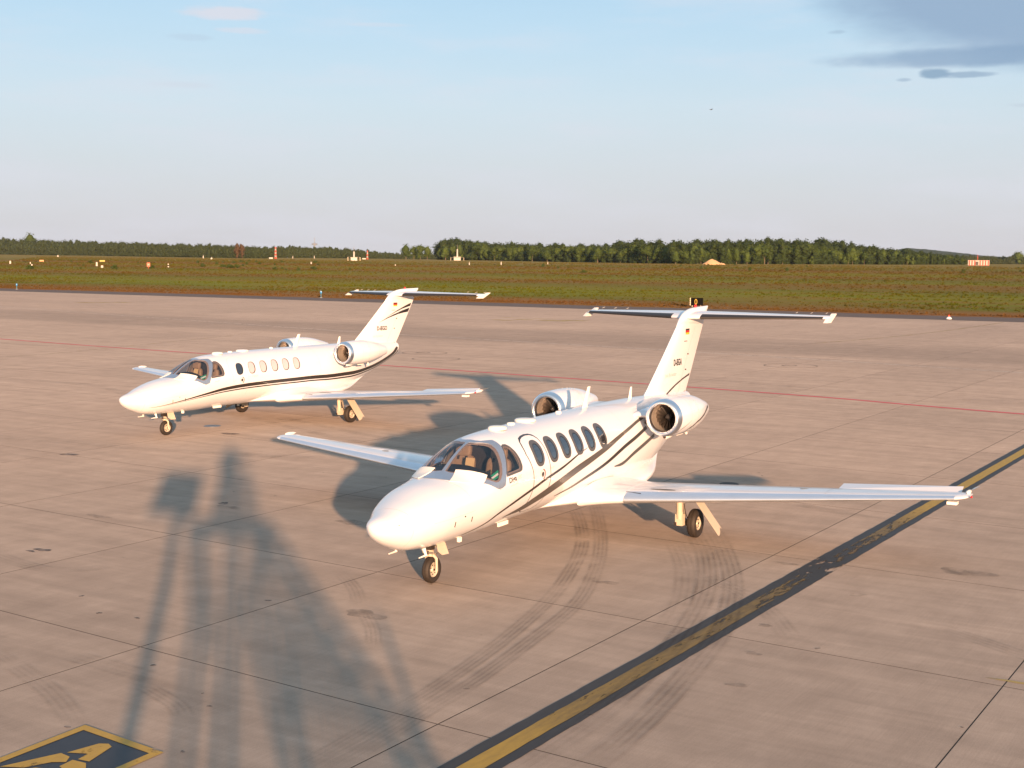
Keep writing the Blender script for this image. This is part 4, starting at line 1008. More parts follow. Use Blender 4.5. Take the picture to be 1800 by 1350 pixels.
        bands = [(DGREY, [(.95, -35.5), (2.13, -22.8), (2.82, -17.4), (3.73, -12.4), (4.72, -9.7), (5.76, -8.8), (6.81, -8.5), (7.96, -8.6), (9.60, -13.2), (11.01, -22), (12.02, -24), (12.70, -16), (13.02, 14)],
                         [(.97, -36), (2.13, -25.6), (2.85, -21.6), (3.77, -19.0), (4.75, -17.0), (5.76, -16.2), (6.84, -16.2), (7.99, -16.6), (9.66, -22.2), (11.06, -33.5), (12.1, -42), (12.85, -40), (13.14, -8)]),
                 (BLK, [(1.02, -36.8), (2.14, -27.2), (2.87, -23.4), (3.79, -20.8), (4.77, -18.8), (5.78, -18.0), (6.86, -18.0), (8.01, -18.4), (9.68, -24.4), (11.08, -36), (12.12, -45.5), (12.88, -46), (13.16, -16)],
                       [(1.02, -37.1), (2.14, -28.2), (2.88, -25.2), (3.80, -23.2), (4.78, -21.4), (5.79, -20.8), (6.87, -21.0), (8.02, -21.6), (9.70, -28.4), (11.10, -41), (12.14, -54), (12.92, -60), (13.18, -40)])]
    for m_, up, lo in bands:
        for fl in (False, True):
            link('livery_stripe', ribbon(up, lo, .0035, 8, fl).mesh('livery_stripe', m_, smooth=True, sharp=80, recalc=False), root)
    # ------------- panel seams, latches, antennas, probes
    def seamline(pts, w=.005, off=.0018):
        return ribbon([(x, d + w / KR * .5) if abs(pts[0][0] - pts[-1][0]) > .1 else (x - w / 2, d) for x, d in pts], [(x, d - w / KR * .5) if abs(pts[0][0] - pts[-1][0]) > .1 else (x + w / 2, d) for x, d in pts], off, 4)
    def seams():
        mb = MB()
        for pts in ([(.80, a) for a in range(-60, 250, 10)], [(2.02 - .0 * a, a) for a in range(10, 171, 10)], [(8.05, a) for a in range(-20, 201, 10)], [(10.2, a) for a in range(-60, 241, 10)],
                    [(1.15, -10), (1.6, -12), (2.15, -12)]):
            q = seamline(pts); mb.add(q.v, q.f)
        return mb.mesh('panel_seam', SEAM, smooth=True, recalc=False)
    P('panel_seam', 'seams', seams)
    def latches():
        mb = MB()
        for (x0, d0, x1, d1) in ((1.645, -18.7, 1.67, -26.8), (2.10, -19.6, 2.125, -26.8)):
            mb.tube([fp(x0, d0, .006), fp(x1, d1, .006)], .008, 5)
        mb.tube([fp(1.87, -15.1, .003), fp(1.885, -15.1, .006)], .013, 6); mb.tube([fp(.56, 14.7, .002), fp(.57, 14.7, .004)], .010, 6)
        return mb.mesh('door_latch', DGREY)
    P('door_latch', 'lat', latches)
    def blade(x, h, c, c2, sw, t=.022):
        z0 = float(pch(US, TOP, math.sqrt(x - FX0))) - .02
        mb = MB()
        for (dx, cc, z, tt) in ((0, c * 1.25, 0, t * 1.6), (0.02, c, .035, t), (sw, c2, h, t * .5)):
            for a in range(10):
                an = 2 * math.pi * a / 10; mb.v.append((x + dx + cc / 2 * math.cos(an), tt * math.sin(an), z0 + z))
        mb.f = [(i * 10 + j, i * 10 + (j + 1) % 10, (i + 1) * 10 + (j + 1) % 10, (i + 1) * 10 + j) for i in range(2) for j in range(10)] + [tuple(range(10))[::-1], tuple(range(20, 30))]
        return mb.mesh('blade_antenna', WHITE2, smooth=True, sharp=40)
    P('blade_antenna', 'ba1', lambda: blade(7.72, .42, .24, .13, .20)); P('blade_antenna', 'ba2', lambda: blade(9.95, .26, .16, .09, .07))
    def dome(x, d, r, h, r2):
        p = fp(x, d, -.01); mb = MB(); mb.lathe([(0, r), (h * .5, r * 1.0), (h * .85, r * .86), (h, r * .5), (h * 1.03, .001)], 'z', p, 24)
        return mb.mesh('antenna_dome', WHITE2, smooth=True, sharp=60)
    P('antenna_dome', 'ad1', lambda: dome(4.1, 88, .17, .065, 0)); P('antenna_dome', 'ad2', lambda: dome(5.25, 92, .20, .055, 0)); P('antenna_dome', 'ad3', lambda: dome(4.70, 92, .075, .045, 0))
    P('antenna_dome', 'ad4', lambda: dome(6.55, 90, .06, .05, 0))
    def under():
        mb = MB(); mb.box((3.73, -.36, .735), (.34, .03, .07)); mb.box((2.36, -.30, .69), (.07, .05, .08)); return mb.mesh('belly_antenna', WHITE2)
    P('belly_antenna', 'und', under)
    for s in (-1, 1):
        def pitot():
            mb = MB(); mb.tube([(1.32, s * .26, .73), (1.34, s * .29, .62)], [.035, .018], 8).tube([(1.14, s * .29, .61), (1.36, s * .29, .615)], [.010, .018], 8); return mb.mesh('pitot_probe', WHITE2, smooth=True)
        P('pitot_probe', 'pit%d' % s, pitot)
    # ------------- wings
    for s in (1, -1):
        w = P('wing', 'wing%d' % s, lambda: wing_mesh(s))
        P('leading_edge', 'le%d' % s, lambda: strip(wsec, [1.46, 2.2, 3.8, 5.5, 7.36], s, .105, .045, .0022).mesh('leading_edge', LEDGE, smooth=True, sharp=80, recalc=False), w)
        def root_fillet():
            mb = MB(); ys = [.70, .84, .95, 1.15, 1.45]
            secs = []
            for k, y in enumerate(ys):
                e = (1.45 - y) / .75; le = wing_le(y) - .002 - .34 * e ** 2; c = wing_te(y) + .35 * e ** 1.6 - le
                secs.append((le, -s * y, wing_z(y) + .03 * e ** 2, c, .1312 + .010 * e ** 2, 1.0, 0))
            return loft(secs, 16).mesh('wing_root_fillet', WHITE, smooth=True, sharp=40)
        P('wing_root_fillet', 'rf%d' % s, root_fillet, w)
        def ail():
            mb = MB(); d = .10 if s > 0 else -.09; rows = []
            for y in (5.165, 7.37):
                le = wing_le(y); c = wing_te(y) - le; hx = le + .745 * c; z = wing_z(y) + .016 * c * math.sin(math.pi * .745)
                h = float(np.interp(.745, *airfoil(200, .135 - .004 * y))) * c; tx_ = wing_te(y)
                rows.append([(hx, -s * y, z + h * 1.15), (tx_, -s * y, wing_z(y) + d + .006), (tx_, -s * y, wing_z(y) + d - .004), (hx, -s * y, z - h * .85)])
            for r in rows: mb.v += r
            mb.f = [(0, 1, 5, 4), (1, 2, 6, 5), (2, 3, 7, 6), (3, 0, 4, 7), (0, 3, 2, 1), (4, 5, 6, 7)]
            return mb.mesh('aileron', WHITE)
        P('aileron', 'ail%d' % s, ail, w)
        def wseams():
            mb = MB()
            def ln(pts, wd=.008):
                for a, b in zip(pts, pts[1:]):
                    p = wtop(*a, s); q = wtop(*b, s); t = (q - p).normalized().cross(Vector((0, 0, 1))) * wd / 2; mb.add([p - t, p + t, q + t, q - t], [(0, 1, 2, 3)])
            for fr in (.745,): ln([(wing_le(y) + fr * (wing_te(y) - wing_le(y)), y) for y in (1.2, 2.2, 3.2, 4.2, 5.14)], .012)
            for y in (2.9, 5.14): ln([(wing_le(y) + f_ * (wing_te(y) - wing_le(y)), y) for f_ in (.12, .3, .5, .7, .97)])
            ln([(wing_le(y) + .16 * (wing_te(y) - wing_le(y)), y) for y in (1.5, 3, 5, 7.2)], .006); ln([(wing_le(y) + .6 * (wing_te(y) - wing_le(y)), y) for y in (1.5, 3, 5, 7.2)], .006)
            return mb.mesh('wing_seam', SEAM, recalc=False)
        P('wing_seam', 'wsm%d' % s, wseams, w)
        def slot():
            mb = MB(); q = []
            for k in range(17):
                a = 2 * math.pi * k / 16; q.append(wtop(6.83 + .035 * math.sin(a), 2.1 + .26 * math.cos(a), s, .004))
            mb.add(q[:-1], [tuple(range(16))])
            return mb.mesh('bleed_slot', DGREY, recalc=False)
        P('bleed_slot', 'slot%d' % s, slot, w)
        P('fuel_cap', 'cap%d' % s, lambda: MB().lathe([(0, .075), (.006, .07), (.008, .001)], 'z', wtop(7.42, 5.0 - .35, s, .0), 16).mesh('fuel_cap', STEEL, smooth=True), w)
        P('trailing_edge_grill', 'grl%d' % s, lambda: (lambda mb: (mb.add([wtop(6.64, 1.25, s, .004), wtop(6.66, 1.25, s, .004), wtop(6.60, 1.75, s, .004), wtop(6.57, 1.75, s, .004)], [(0, 1, 2, 3)]), mb)[1])(MB()).mesh('trim_line', DGREY, recalc=False), w)
        def tipl():
            mb = MB(); y = 7.50; x = wing_le(y) + .50; z = wing_z(y) + .02
            mb.lathe([(-.14, .010), (-.10, .032), (0, .042), (.16, .030), (.26, .004)], 'x', (x, -s * y, z + .02), 12)
            if s > 0: mb.add([(x + .02, -s * (y + .03), z + .05), (x + .36, -s * (y + .03), z + .05), (x + .40, -s * (y + .15), z + .10)], [(0, 1, 2), (2, 1, 0)])
            return mb.mesh('wingtip_fairing', WHITE2, smooth=True, sharp=50)
        tl = P('wingtip_fairing', 'tip%d' % s, tipl, w)
        if s > 0:
            P('navigation_light', 'nav%d' % s, lambda: MB().lathe([(-.05, .003), (-.03, .016), (.02, .020), (.03, .012)], 'x', (wing_le(7.6) + .16, -s * 7.61, wing_z(7.6) + .01), 12, cap1=True).mesh('navigation_light', REDL, smooth=True), w)
        if s > 0: P('wing_stall_strip', 'wss%d' % s, lambda: MB().box((wing_le(7.3) + .10, -s * 7.32, wing_z(7.3) - .075), (.16, .17, .05)).mesh('underwing_vane', WHITE2), w)
        def ug():
            mb = MB()
            for yy in (3.2, 4.9): 
                x = wing_te(yy) - .30; mb.lathe([(-.22, .004), (-.1, .03), (.1, .035), (.30, .004)], 'x', (x, -s * yy, wing_z(yy) - .06), 10)
            return mb.mesh('flap_track_fairing', WHITE2, smooth=True)
        P('flap_track_fairing', 'ftf%d' % s, ug, w)
    # ------------- fin
    def fin_mesh():
        # rows (z, le, te, thickness)
        rows = [(2.20, 10.15, 13.18, .30), (2.32, 10.66, 13.24, .23), (2.45, 10.84, 13.34, .185), (2.9, 11.42, 13.65, .165), (3.4, 12.05, 13.99, .15), (3.83, 12.58, 14.28, .14), (3.92, 12.67, 14.34, .15)]
        mb = MB(); n = 18
        for z, le, te, t in rows:
            c = te - le
            for j in range(n):
                a = 2 * math.pi * j / n; u = (1 - math.cos(a)) / 2; h = float(np.interp(u, *airfoil(60, 1.0))) * t * (1 if a <= math.pi else -1)
                mb.v.append((le + u * c, h, z))
        m = len(rows); mb.f = [(i * n + j, i * n + (j + 1) % n, (i + 1) * n + (j + 1) % n, (i + 1) * n + j) for i in range(m - 1) for j in range(n)] + [tuple(range(n))[::-1], tuple((m - 1) * n + j for j in range(n))]
        return mb.mesh('tail_fin', WHITE, smooth=True, sharp=60)
    fin = P('tail_fin', 'fin', fin_mesh)
    def bullet():
        # crown fairing that carries the tailplane
        mb = MB(); n = 20; Xs = np.concatenate([12.60 + .5 * np.linspace(0, 1, 12)[:-1] ** 1.6, np.linspace(13.10, 14.56, 18)])
        for X in Xs:
            top = float(np.interp(X, [12.60, 12.68, 12.80, 12.94, 13.10, 13.30, 13.50, 13.8, 14.56], [3.86, 3.93, 4.02, 4.105, 4.165, 4.21, 4.235, 4.25, 4.262]))
            bot = float(np.interp(X, [12.60, 13.9, 14.2, 14.40, 14.56], [3.83, 3.83, 3.90, 4.05, 4.20])); w = float(np.interp(X, [12.60, 12.66, 12.75, 12.95, 13.3, 13.9, 14.3, 14.56], [.010, .028, .048, .078, .100, .090, .055, .012]))
            zc = (top + bot) / 2; hz = max(.012, (top - bot) / 2)
            for j in range(n):
                a = 2 * math.pi * j / n; mb.v.append((X, w * math.cos(a), zc + hz * math.copysign(abs(math.sin(a)) ** .75, math.sin(a))))
        m = len(Xs); mb.f = [(i * n + j, i * n + (j + 1) % n, (i + 1) * n + (j + 1) % n, (i + 1) * n + j) for i in range(m - 1) for j in range(n)] + [tuple(range(n))[::-1], tuple((m - 1) * n + j for j in range(n))]
        return mb.mesh('fin_crown', WHITE, smooth=True, sharp=60)
    P('fin_crown', 'bul', bullet, fin)
    P('beacon_light', 'bcn', lambda: MB().lathe([(0, .040), (.03, .036), (.055, .02), (.065, .002)], 'z', (13.75, 0, 4.25), 12).mesh('beacon_light', REDL, smooth=True), fin)
    def fy(x, z):     # half thickness of the fin at a point
        R_ = [(2.20, 10.15, 13.18, .30), (2.45, 10.84, 13.34, .185), (2.9, 11.42, 13.65, .165), (3.4, 12.05, 13.99, .15), (3.92, 12.67, 14.34, .15)]
        zs = [r[0] for r in R_]; le = float(np.interp(z, zs, [r[1] for r in R_])); te = float(np.interp(z, zs, [r[2] for r in R_])); t = float(np.interp(z, zs, [r[3] for r in R_]))
        return float(np.interp(min(1, max(0, (x - le) / (te - le))), *airfoil(60, 1.0))) * t
    def fpt(x, z, off=.004, s=1): return Vector((x, -s * (fy(x, z) + off), z))
    def finband(up, lo, m_, nm, n=8, s=1, off=.004):
        mb = MB(); q = []
        for c in (up, lo):
            t = np.linspace(0, len(c) - 1, (len(c) - 1) * n + 1); X = np.interp(t, range(len(c)), [p[0] for p in c]); Z = np.interp(t, range(len(c)), [p[1] for p in c]); q.append((X, Z))
        m = len(q[0][0])
        for w_ in (0, .5, 1):
            for i in range(m):
                x = q[0][0][i] * (1 - w_) + q[1][0][i] * w_; z = q[0][1][i] * (1 - w_) + q[1][1][i] * w_; mb.v.append(tuple(fpt(x, z, off, s)))
        mb.f = [(k * m + i, k * m + i + 1, (k + 1) * m + i + 1, (k + 1) * m + i) for k in range(2) for i in range(m - 1)]
        return link(nm, mb.mesh(nm, m_, recalc=False), fin)
    finband([(13.63, 3.80), (13.25, 3.30), (12.97, 2.87), (12.56, 2.26)], [(13.64, 3.80), (13.26, 3.30), (12.98, 2.87), (12.57, 2.26)], SEAM, 'rudder_hinge_line')
    finband([(12.50, 2.235), (12.8, 2.25), (13.12, 2.29)], [(12.50, 2.215), (12.8, 2.23), (13.12, 2.27)], SURR, 'rudder_lower_gap')
    for x, z in ((13.17, 3.16), (13.05, 2.80)):
        link('rudder_hinge', MB().box(fpt(x, z, .012), (.05, .02, .03)).mesh('rudder_hinge', SURR), fin)
    link('access_panel', MB().box(fpt(12.98, 3.47, .0), (.20, .006, .018)).mesh('access_panel', SURR), fin)
    for s in (1, -1):
        mir = lambda u, x0, W: x0 + u if s > 0 else x0 + W - u
        ft = lambda x0, z0, W: (lambda u, v: fpt(mir(u, x0, W), z0 + v, .004, s))
        if first:
            link('registration', text_mesh('D-IEGA', .205, ft(12.235, 2.935, .62), BLK, 'registration', wide=.80, bold=.007), fin)
            link('motto', text_mesh('just fly better', .13, ft(11.72, 2.70, .9), INKG, 'motto', wide=1.0), fin)
            finband([(11.62, 2.30), (12.00, 2.40), (12.44, 2.515), (12.88, 2.605), (13.24, 2.66), (13.42, 2.69)], [(11.64, 2.27), (12.02, 2.365), (12.46, 2.475), (12.90, 2.565), (13.24, 2.615), (13.41, 2.635)], DGREY, 'fin_stripe', s=s)
            fx, fz = 12.965, 3.76
        else:
            link('registration', text_mesh('D-IEGO', .205, ft(11.99, 2.76, .70), BLK, 'registration', wide=.88, bold=.007), fin)
            link('motto', text_mesh('just fly better', .11, ft(11.75, 2.52, .8), INKG, 'motto', wide=1.0), fin)
            finband([(12.52, 3.215), (13.22, 3.463), (13.70, 3.61), (14.13, 3.72)], [(12.52, 3.212), (13.12, 3.394), (13.54, 3.505), (14.08, 3.60)], DGREY, 'fin_stripe', s=s)
            finband([(12.125, 3.044), (12.59, 3.205), (13.01, 3.316), (13.54, 3.444), (14.03, 3.533)], [(12.125, 3.042), (12.70, 3.198), (13.27, 3.314), (13.65, 3.359), (13.94, 3.383)], BLK, 'fin_stripe', s=s)
            fx, fz = 12.965, 3.745
        for k, m_ in enumerate((BLK, FRED, FGOLD)):
            finband([(fx, fz - .045 * k), (fx + .24, fz - .045 * k)], [(fx, fz - .045 * (k + 1)), (fx + .24, fz - .045 * (k + 1))], m_, 'flag_stripe', 2, s)
    # tailplane
    for s in (1, -1):
        tp = P('tailplane', 'tp%d' % s, lambda: loft([ssec(.04, s), ssec(1.0, s), ssec(2.2, s), ssec(3.02, s), (14.30, -s * 3.10, 4.045, .42, .07, 1.0, .075)], 12).mesh('tailplane', WHITE, smooth=True, sharp=32))
        P('deicing_boot', 'db%d' % s, lambda: strip(ssec, [.36, 1.2, 2.2, 3.0], s, .13, .09, .003).mesh('deicing_boot', BOOT, smooth=True, sharp=80, recalc=False), tp)
        def horn():
            mb = MB(); a = []
            for y, t in ((3.045, .03), (3.13, .02)):
                for x, z in ((13.98, 3.94), (14.30, 3.935), (14.78, 4.13), (14.66, 4.14), (14.40, 4.06), (14.15, 4.02)): a.append((x + (y - 3.0) * .4, -s * y, z))
            mb.add(a, [tuple(range(6)), tuple(range(6, 12))[::-1]] + [(i, (i + 1) % 6, 6 + (i + 1) % 6, 6 + i) for i in range(6)])
            return mb.mesh('elevator_horn', WHITE2)
        P('elevator_horn', 'eh%d' % s, horn, tp)
        def wick():
            mb = MB()
            for y in (2.2, 2.55, 2.9): x = 14.42 + .10 * y; mb.tube([(x, -s * y, 4.13), (x + .14, -s * y, 4.15)], .004, 5)
            return mb.mesh('static_wick', WHITE2)
        P('static_wick', 'wk%d' % s, wick, tp)
        def esm():
            mb = MB(); q = []
            for y in (.4, 3.0):
                lx, yy, z, c, t, _, tilt = ssec(y, s); h = float(np.interp(.68, *airfoil(200, t)))
                for a_ in (.675, .69): q.append((lx + a_ * c, yy, z + (1.15 * h + .013) * c + tilt * a_ * c + .003))
            return MB().add(q, [(0, 1, 3, 2)]).mesh('elevator_hinge_line', SEAM, recalc=False)
        P('elevator_hinge_line', 'ehl%d' % s, esm, tp)
    # ------------- engines
    for s in (1, -1):
        cy = -s * 1.325; cz = 2.165; cx = 8.57
        def nac():
            mb = MB(); pr = [(.17, .388), (.35, .402), (.6, .410), (.9, .408), (1.2, .392), (1.5, .350), (1.8, .285), (2.05, .220), (2.22, .178), (2.26, .165)]
            mb.lathe([(cx + a, r) for a, r in pr] + [(cx + 2.20, .150), (cx + 1.6, .17)], 'x', (0, cy, cz), 48); return mb.mesh('engine_nacelle', WHITE, smooth=True, sharp=50, recalc=False)
        e = P('engine_nacelle', 'nac%d' % s, nac)
        P('intake_lip', 'lip%d' % s, lambda: MB().lathe([(cx + .17, .3885), (cx + .10, .382), (cx + .04, .366), (cx + .008, .342), (cx - .004, .322), (cx + .006, .300), (cx + .03, .284), (cx + .07, .273), (cx + .10, .270)], 'x', (0, cy, cz), 56).mesh('intake_lip', POL, smooth=True, sharp=80, recalc=False), e)
        P('intake_duct', 'duc%d' % s, lambda: MB().lathe([(cx + .10, .270), (cx + .2, .272), (cx + .34, .285), (cx + .50, .29)], 'x', (0, cy, cz), 48).mesh('intake_duct', DUCT, smooth=True, sharp=80, recalc=False), e)
        def fan():
            mb = MB(); nb = 19
            for b_ in range(nb):
                a0 = 2 * math.pi * b_ / nb; vs = []
                for k in range(6):
                    r = .075 + .205 * k / 5; tw = .05 + .55 * k / 5; ch = .040 + .018 * k / 5
                    for q in (-1, 1):
                        a = a0 + q * ch * math.sin(tw + .5) / r * .85; vs.append((cx + .40 + q * ch * math.cos(tw + .3) * .9, cy + r * math.cos(a), cz + r * math.sin(a)))
                mb.add(vs, [(2 * k, 2 * k + 1, 2 * k + 3, 2 * k + 2) for k in range(5)])
            return mb.mesh('fan', FAN, recalc=False)
        P('fan', 'fan%d' % s, fan, e)
        P('fan_backing', 'fbk%d' % s, lambda: MB().lathe([(cx + .50, .001), (cx + .50, .29)], 'x', (0, cy, cz), 32).mesh('fan_backing', CABIN), e)
        P('spinner', 'spn%d' % s, lambda: MB().lathe([(cx + .25, .002), (cx + .27, .025), (cx + .32, .055), (cx + .38, .076), (cx + .42, .08)], 'x', (0, cy, cz), 24).mesh('spinner', mat('dark_spinner', (.06, .06, .065), .25, metal=.5), smooth=True), e)
        def pylon():
            mb = MB(); rows = []
            for y, l, r_ in ((-s * .58, 8.80, 10.9), (-s * .80, 8.90, 10.75), (-s * 1.0, 8.94, 10.6)):
                rows.append([(l + (r_ - l) * (.5 - .5 * math.cos(2 * math.pi * q / 20)), y, cz - .01 + .095 * math.copysign(abs(math.sin(2 * math.pi * q / 20)) ** .8, math.sin(2 * math.pi * q / 20))) for q in range(20)])
            for r in rows: mb.v += r
            mb.f = [(i * 20 + j, i * 20 + (j + 1) % 20, (i + 1) * 20 + (j + 1) % 20, (i + 1) * 20 + j) for i in range(2) for j in range(20)]
            return mb.mesh('engine_pylon', WHITE, smooth=True, sharp=45)
        P('engine_pylon', 'pyl%d' % s, pylon, e)
        def scoop():
            mb = MB(); mb.lathe([(8.80, .055), (8.84, .065), (9.3, .05)], 'x', (0, -s * .90, cz - .13), 14)
            mb.lathe([(8.74, .035), (8.78, .05), (9.0, .045), (9.25, .004)], 'x', (0, cy, cz - .40), 14); return mb.mesh('bleed_air_scoop', WHITE2, smooth=True)
        sc = P('bleed_air_scoop', 'sco%d' % s, scoop, e)
        P('scoop_opening', 'sop%d' % s, lambda: MB().lathe([(8.79, .001), (8.79, .045)], 'x', (0, -s * .90, cz - .13), 14).lathe([(8.735, .001), (8.735, .032)], 'x', (0, cy, cz - .40), 14).mesh('scoop_opening', CABIN), e)
        def nfit():
            mb = MB(); mb.box((9.55, cy - s * .0, cz - .425), (.30, .03, .03)); mb.box((9.95, cy, cz - .43), (.06, .02, .09)); return mb.mesh('drain_mast', WHITE2)
        P('drain_mast', 'dm%d' % s, nfit, e)
        def nseam():
            mb = MB()
            for a in (.66, 1.05, 1.62):
                r = float(np.interp(a, [.17, .35, .6, .9, 1.2, 1.5, 1.8], [.388, .402, .410, .408, .392, .350, .285])) + .0012; mb.lathe([(cx + a - .003, r), (cx + a + .003, r)], 'x', (0, cy, cz), 48)
            for i in range(16):
                for a in (.75, .98, 1.12):
                    an = rad(-60 + i * 15); r = .409 if a < 1.1 else .396; mb.box((cx + a + .02 * (i % 3), cy - s * r * math.cos(an), cz + r * math.sin(an)), (.012, .008, .012))
            return mb.mesh('cowling_seam', SEAM, smooth=True, recalc=False)
        P('cowling_seam', 'nsm%d' % s, nseam, e)
        if first:
            def nstripe(w0, w1, pts):
                mb = MB(); R_ = ([.0, .17, .35, .6, .9, 1.2, 1.5, 1.8, 2.05, 2.26], [.36, .388, .402, .410, .408, .392, .350, .285, .220, .165])
                t = np.linspace(0, len(pts) - 1, 60)
                for q in t:
                    a = float(np.interp(q, range(len(pts)), [p[0] for p in pts])); an = float(np.interp(q, range(len(pts)), [p[1] for p in pts])); r = float(np.interp(a, *R_)) + .003
                    w = (w0 + (w1 - w0) * q / (len(pts) - 1)) / r * 57.3 / 2
                    for d in (an - w, an - w / 3, an + w / 3, an + w): mb.v.append((cx + a, cy - s * r * math.cos(rad(d)), cz + r * math.sin(rad(d))))
                mb.f = [(4 * i + k, 4 * i + k + 1, 4 * i + k + 5, 4 * i + k + 4) for i in range(59) for k in range(3)]
                return mb.mesh('nacelle_stripe', DGREY, smooth=True, recalc=False)
            link('nacelle_stripe', nstripe(.045, .055, [(.18, -105), (.3, -82), (.5, -62), (.72, -39), (1.03, -22), (1.4, -10), (1.75, 5), (2.1, 20)]), e)
            link('nacelle_stripe', nstripe(.030, .004, [(.18, -50), (.27, -35), (.44, -24), (.64, -11)]), e)
    # ------------- landing gear
    def wheel(c, R, w, key, par, hub_r):
        pr = [(-w * .30, hub_r), (-w * .42, hub_r * 1.08), (-w * .50, (R + hub_r) / 2), (-w * .46, R * .90), (-w * .33, R * .975), (-w * .22, R * .995), (-w * .20, R * .98), (-w * .17, R), (-w * .07, R * 1.0), (-w * .05, R * .985), (w * .05, R * .985), (w * .07, R), (w * .17, R), (w * .20, R * .98), (w * .22, R * .995), (w * .33, R * .975), (w * .46, R * .90), (w * .50, (R + hub_r) / 2), (w * .42, hub_r * 1.08), (w * .30, hub_r)]
        P('tyre', key + 't', lambda: MB().lathe(pr, 'y', c, 44).mesh('tyre', TYRE, smooth=True, sharp=35, recalc=False), par)
        def rim():
            mb = MB()
            mb.lathe([(-w * .31, hub_r), (-w * .36, hub_r * .96), (-w * .26, hub_r * .84), (-w * .20, hub_r * .45), (-w * .34, hub_r * .34), (-w * .36, hub_r * .001)], 'y', c, 32)
            mb.lathe([(w * .31, hub_r), (w * .36, hub_r * .96), (w * .26, hub_r * .84), (w * .20, hub_r * .45), (w * .34, hub_r * .34), (w * .36, hub_r * .001)], 'y', c, 32); return mb.mesh('rim', RIM, smooth=True, sharp=35, recalc=False)
        P('rim', key + 'r', rim, par)
        def bolts():
            mb = MB()
            for k in range(7):
                a = 2 * math.pi * k / 7
                for q in (-1, 1): mb.lathe([(0, hub_r * .11), (q * .006, hub_r * .10), (q * .007, .0005)], 'y', Vector(c) + Vector((hub_r * .62 * math.cos(a), q * w * .245, hub_r * .62 * math.sin(a))), 8)
            mb.lathe([(-w * .40, hub_r * .16), (w * .40, hub_r * .16)], 'y', c, 12, True, True)
            return mb.mesh('wheel_bolts', DARKM)
        P('wheel_bolts', key + 'b', bolts, par)
    NX = 1.967; NR = .225
    def nleg():
        mb = MB(); mb.tube([(NX - .10, 0, .85), (NX - .05, 0, .53)], .048, 14).tube([(NX - .05, 0, .56), (NX - .04, 0, .47)], [.062, .066], 14)
        for q in (-1, 1):
            mb.tube([(NX - .04, 0, .475), (NX - .03, q * .07, .475), (NX - .01, q * .095, .42), (NX, q * .098, .30), (NX, q * .096, .21)], [.030, .032, .028, .022, .024], 10)
        mb.box((NX - .03, 0, .485), (.10, .14, .035)); return mb.mesh('nose_gear_leg', CREAM, smooth=True, sharp=45)
    ng = P('nose_gear_leg', 'nleg', nleg)
    wheel((NX, 0, NR), NR, .135, 'nw', ng, .125)
    P('torque_link', 'ntl', lambda: MB().tube([(NX - .09, .03, .64), (NX + .08, 0, .56), (NX - .02, .02, .49)], .014, 6).tube([(NX - .14, .0, .50), (NX - .13, 0, .56)], .028, 8).box((NX - .08, 0, .66), (.12, .15, .16)).mesh('torque_link', DARKM), ng)
    P('shimmy_damper', 'nsd', lambda: MB().tube([(NX - .12, .10, .53), (NX - .12, -.10, .53)], .020, 8).tube([(NX + .02, -.05, .60), (NX + .18, -.14, .72)], .012, 6).mesh('shimmy_damper', STEEL), ng)
    def ndoor():
        mb = MB(); t = .010; q = [(NX - .08, -.14, .70), (NX + .16, -.14, .70), (NX + .19, -.21, .48), (NX, -.20, .49), (NX - .09, -.18, .56)]
        mb.add([(x, y, z) for x, y, z in q] + [(x, y - t, z) for x, y, z in q], [tuple(range(5)), tuple(range(5, 10))[::-1]] + [(i, (i + 1) % 5, 5 + (i + 1) % 5, 5 + i) for i in range(5)])
        mb.tube([(NX - .02, -.145, .68), (NX + .10, -.20, .52)], .008, 5)
        return mb.mesh('nose_gear_door', CREAM)
    P('nose_gear_door', 'nd', ndoor)
    P('nose_wheel_bay', 'nwb', lambda: (lambda mb: mb.mesh('nose_wheel_bay', CABIN, recalc=False))(patch([(NX - .35, -75), (NX + .30, -75), (NX + .30, -105), (NX - .35, -105)], [], .004)))
    MX = 7.668; MR = .28
    for s in (1, -1):
        yw = -s * 2.44; ys = -s * 2.24
        def mleg():
            mb = MB(); mb.tube([(MX - .36, ys, .92), (MX - .33, ys, .52)], .062, 14).tube([(MX - .33, ys, .54), (MX - .32, ys, .40)], [.070, .062], 14)
            mb.box((MX - .30, ys, .38), (.13, .15, .22)); mb.box((MX - .16, ys, .33), (.36, .055, .11), Matrix.Rotation(rad(16), 3, 'Y')); mb.box((MX, ys, .28), (.14, .07, .13))
            mb.tube([(MX, ys, .28), (MX, yw, .28)], .03, 10)
            return mb.mesh('main_gear_leg', CREAM, smooth=True, sharp=45, bev=.008)
        g = P('main_gear_leg', 'mleg%d' % s, mleg)
        wheel((MX, yw, MR), MR, .175, 'mw%d' % s, g, .135)
        P('shock_strut', 'msh%d' % s, lambda: MB().tube([(MX - .22, ys, .78), (MX - .08, ys, .36)], .030, 10).tube([(MX - .20, ys, .72), (MX - .13, ys, .52)], .045, 10).mesh('shock_strut', STEEL, smooth=True), g)
        P('brake_unit', 'brk%d' % s, lambda: MB().lathe([(-.05, .10), (.03, .10)], 'y', (MX, (ys + yw) / 2, .28), 16, True, True).box((MX - .34, ys + s * .07, .30), (.07, .05, .07)).mesh('brake_unit', DARKM), g)
        P('brake_hose', 'hos%d' % s, lambda: MB().tube([(MX - .31, ys - s * .08, .70), (MX - .27, ys - s * .10, .50), (MX - .16, ys - s * .09, .42), (MX - .05, ys - s * .05, .38)], .010, 6).mesh('brake_hose', DARKM, smooth=True), g)
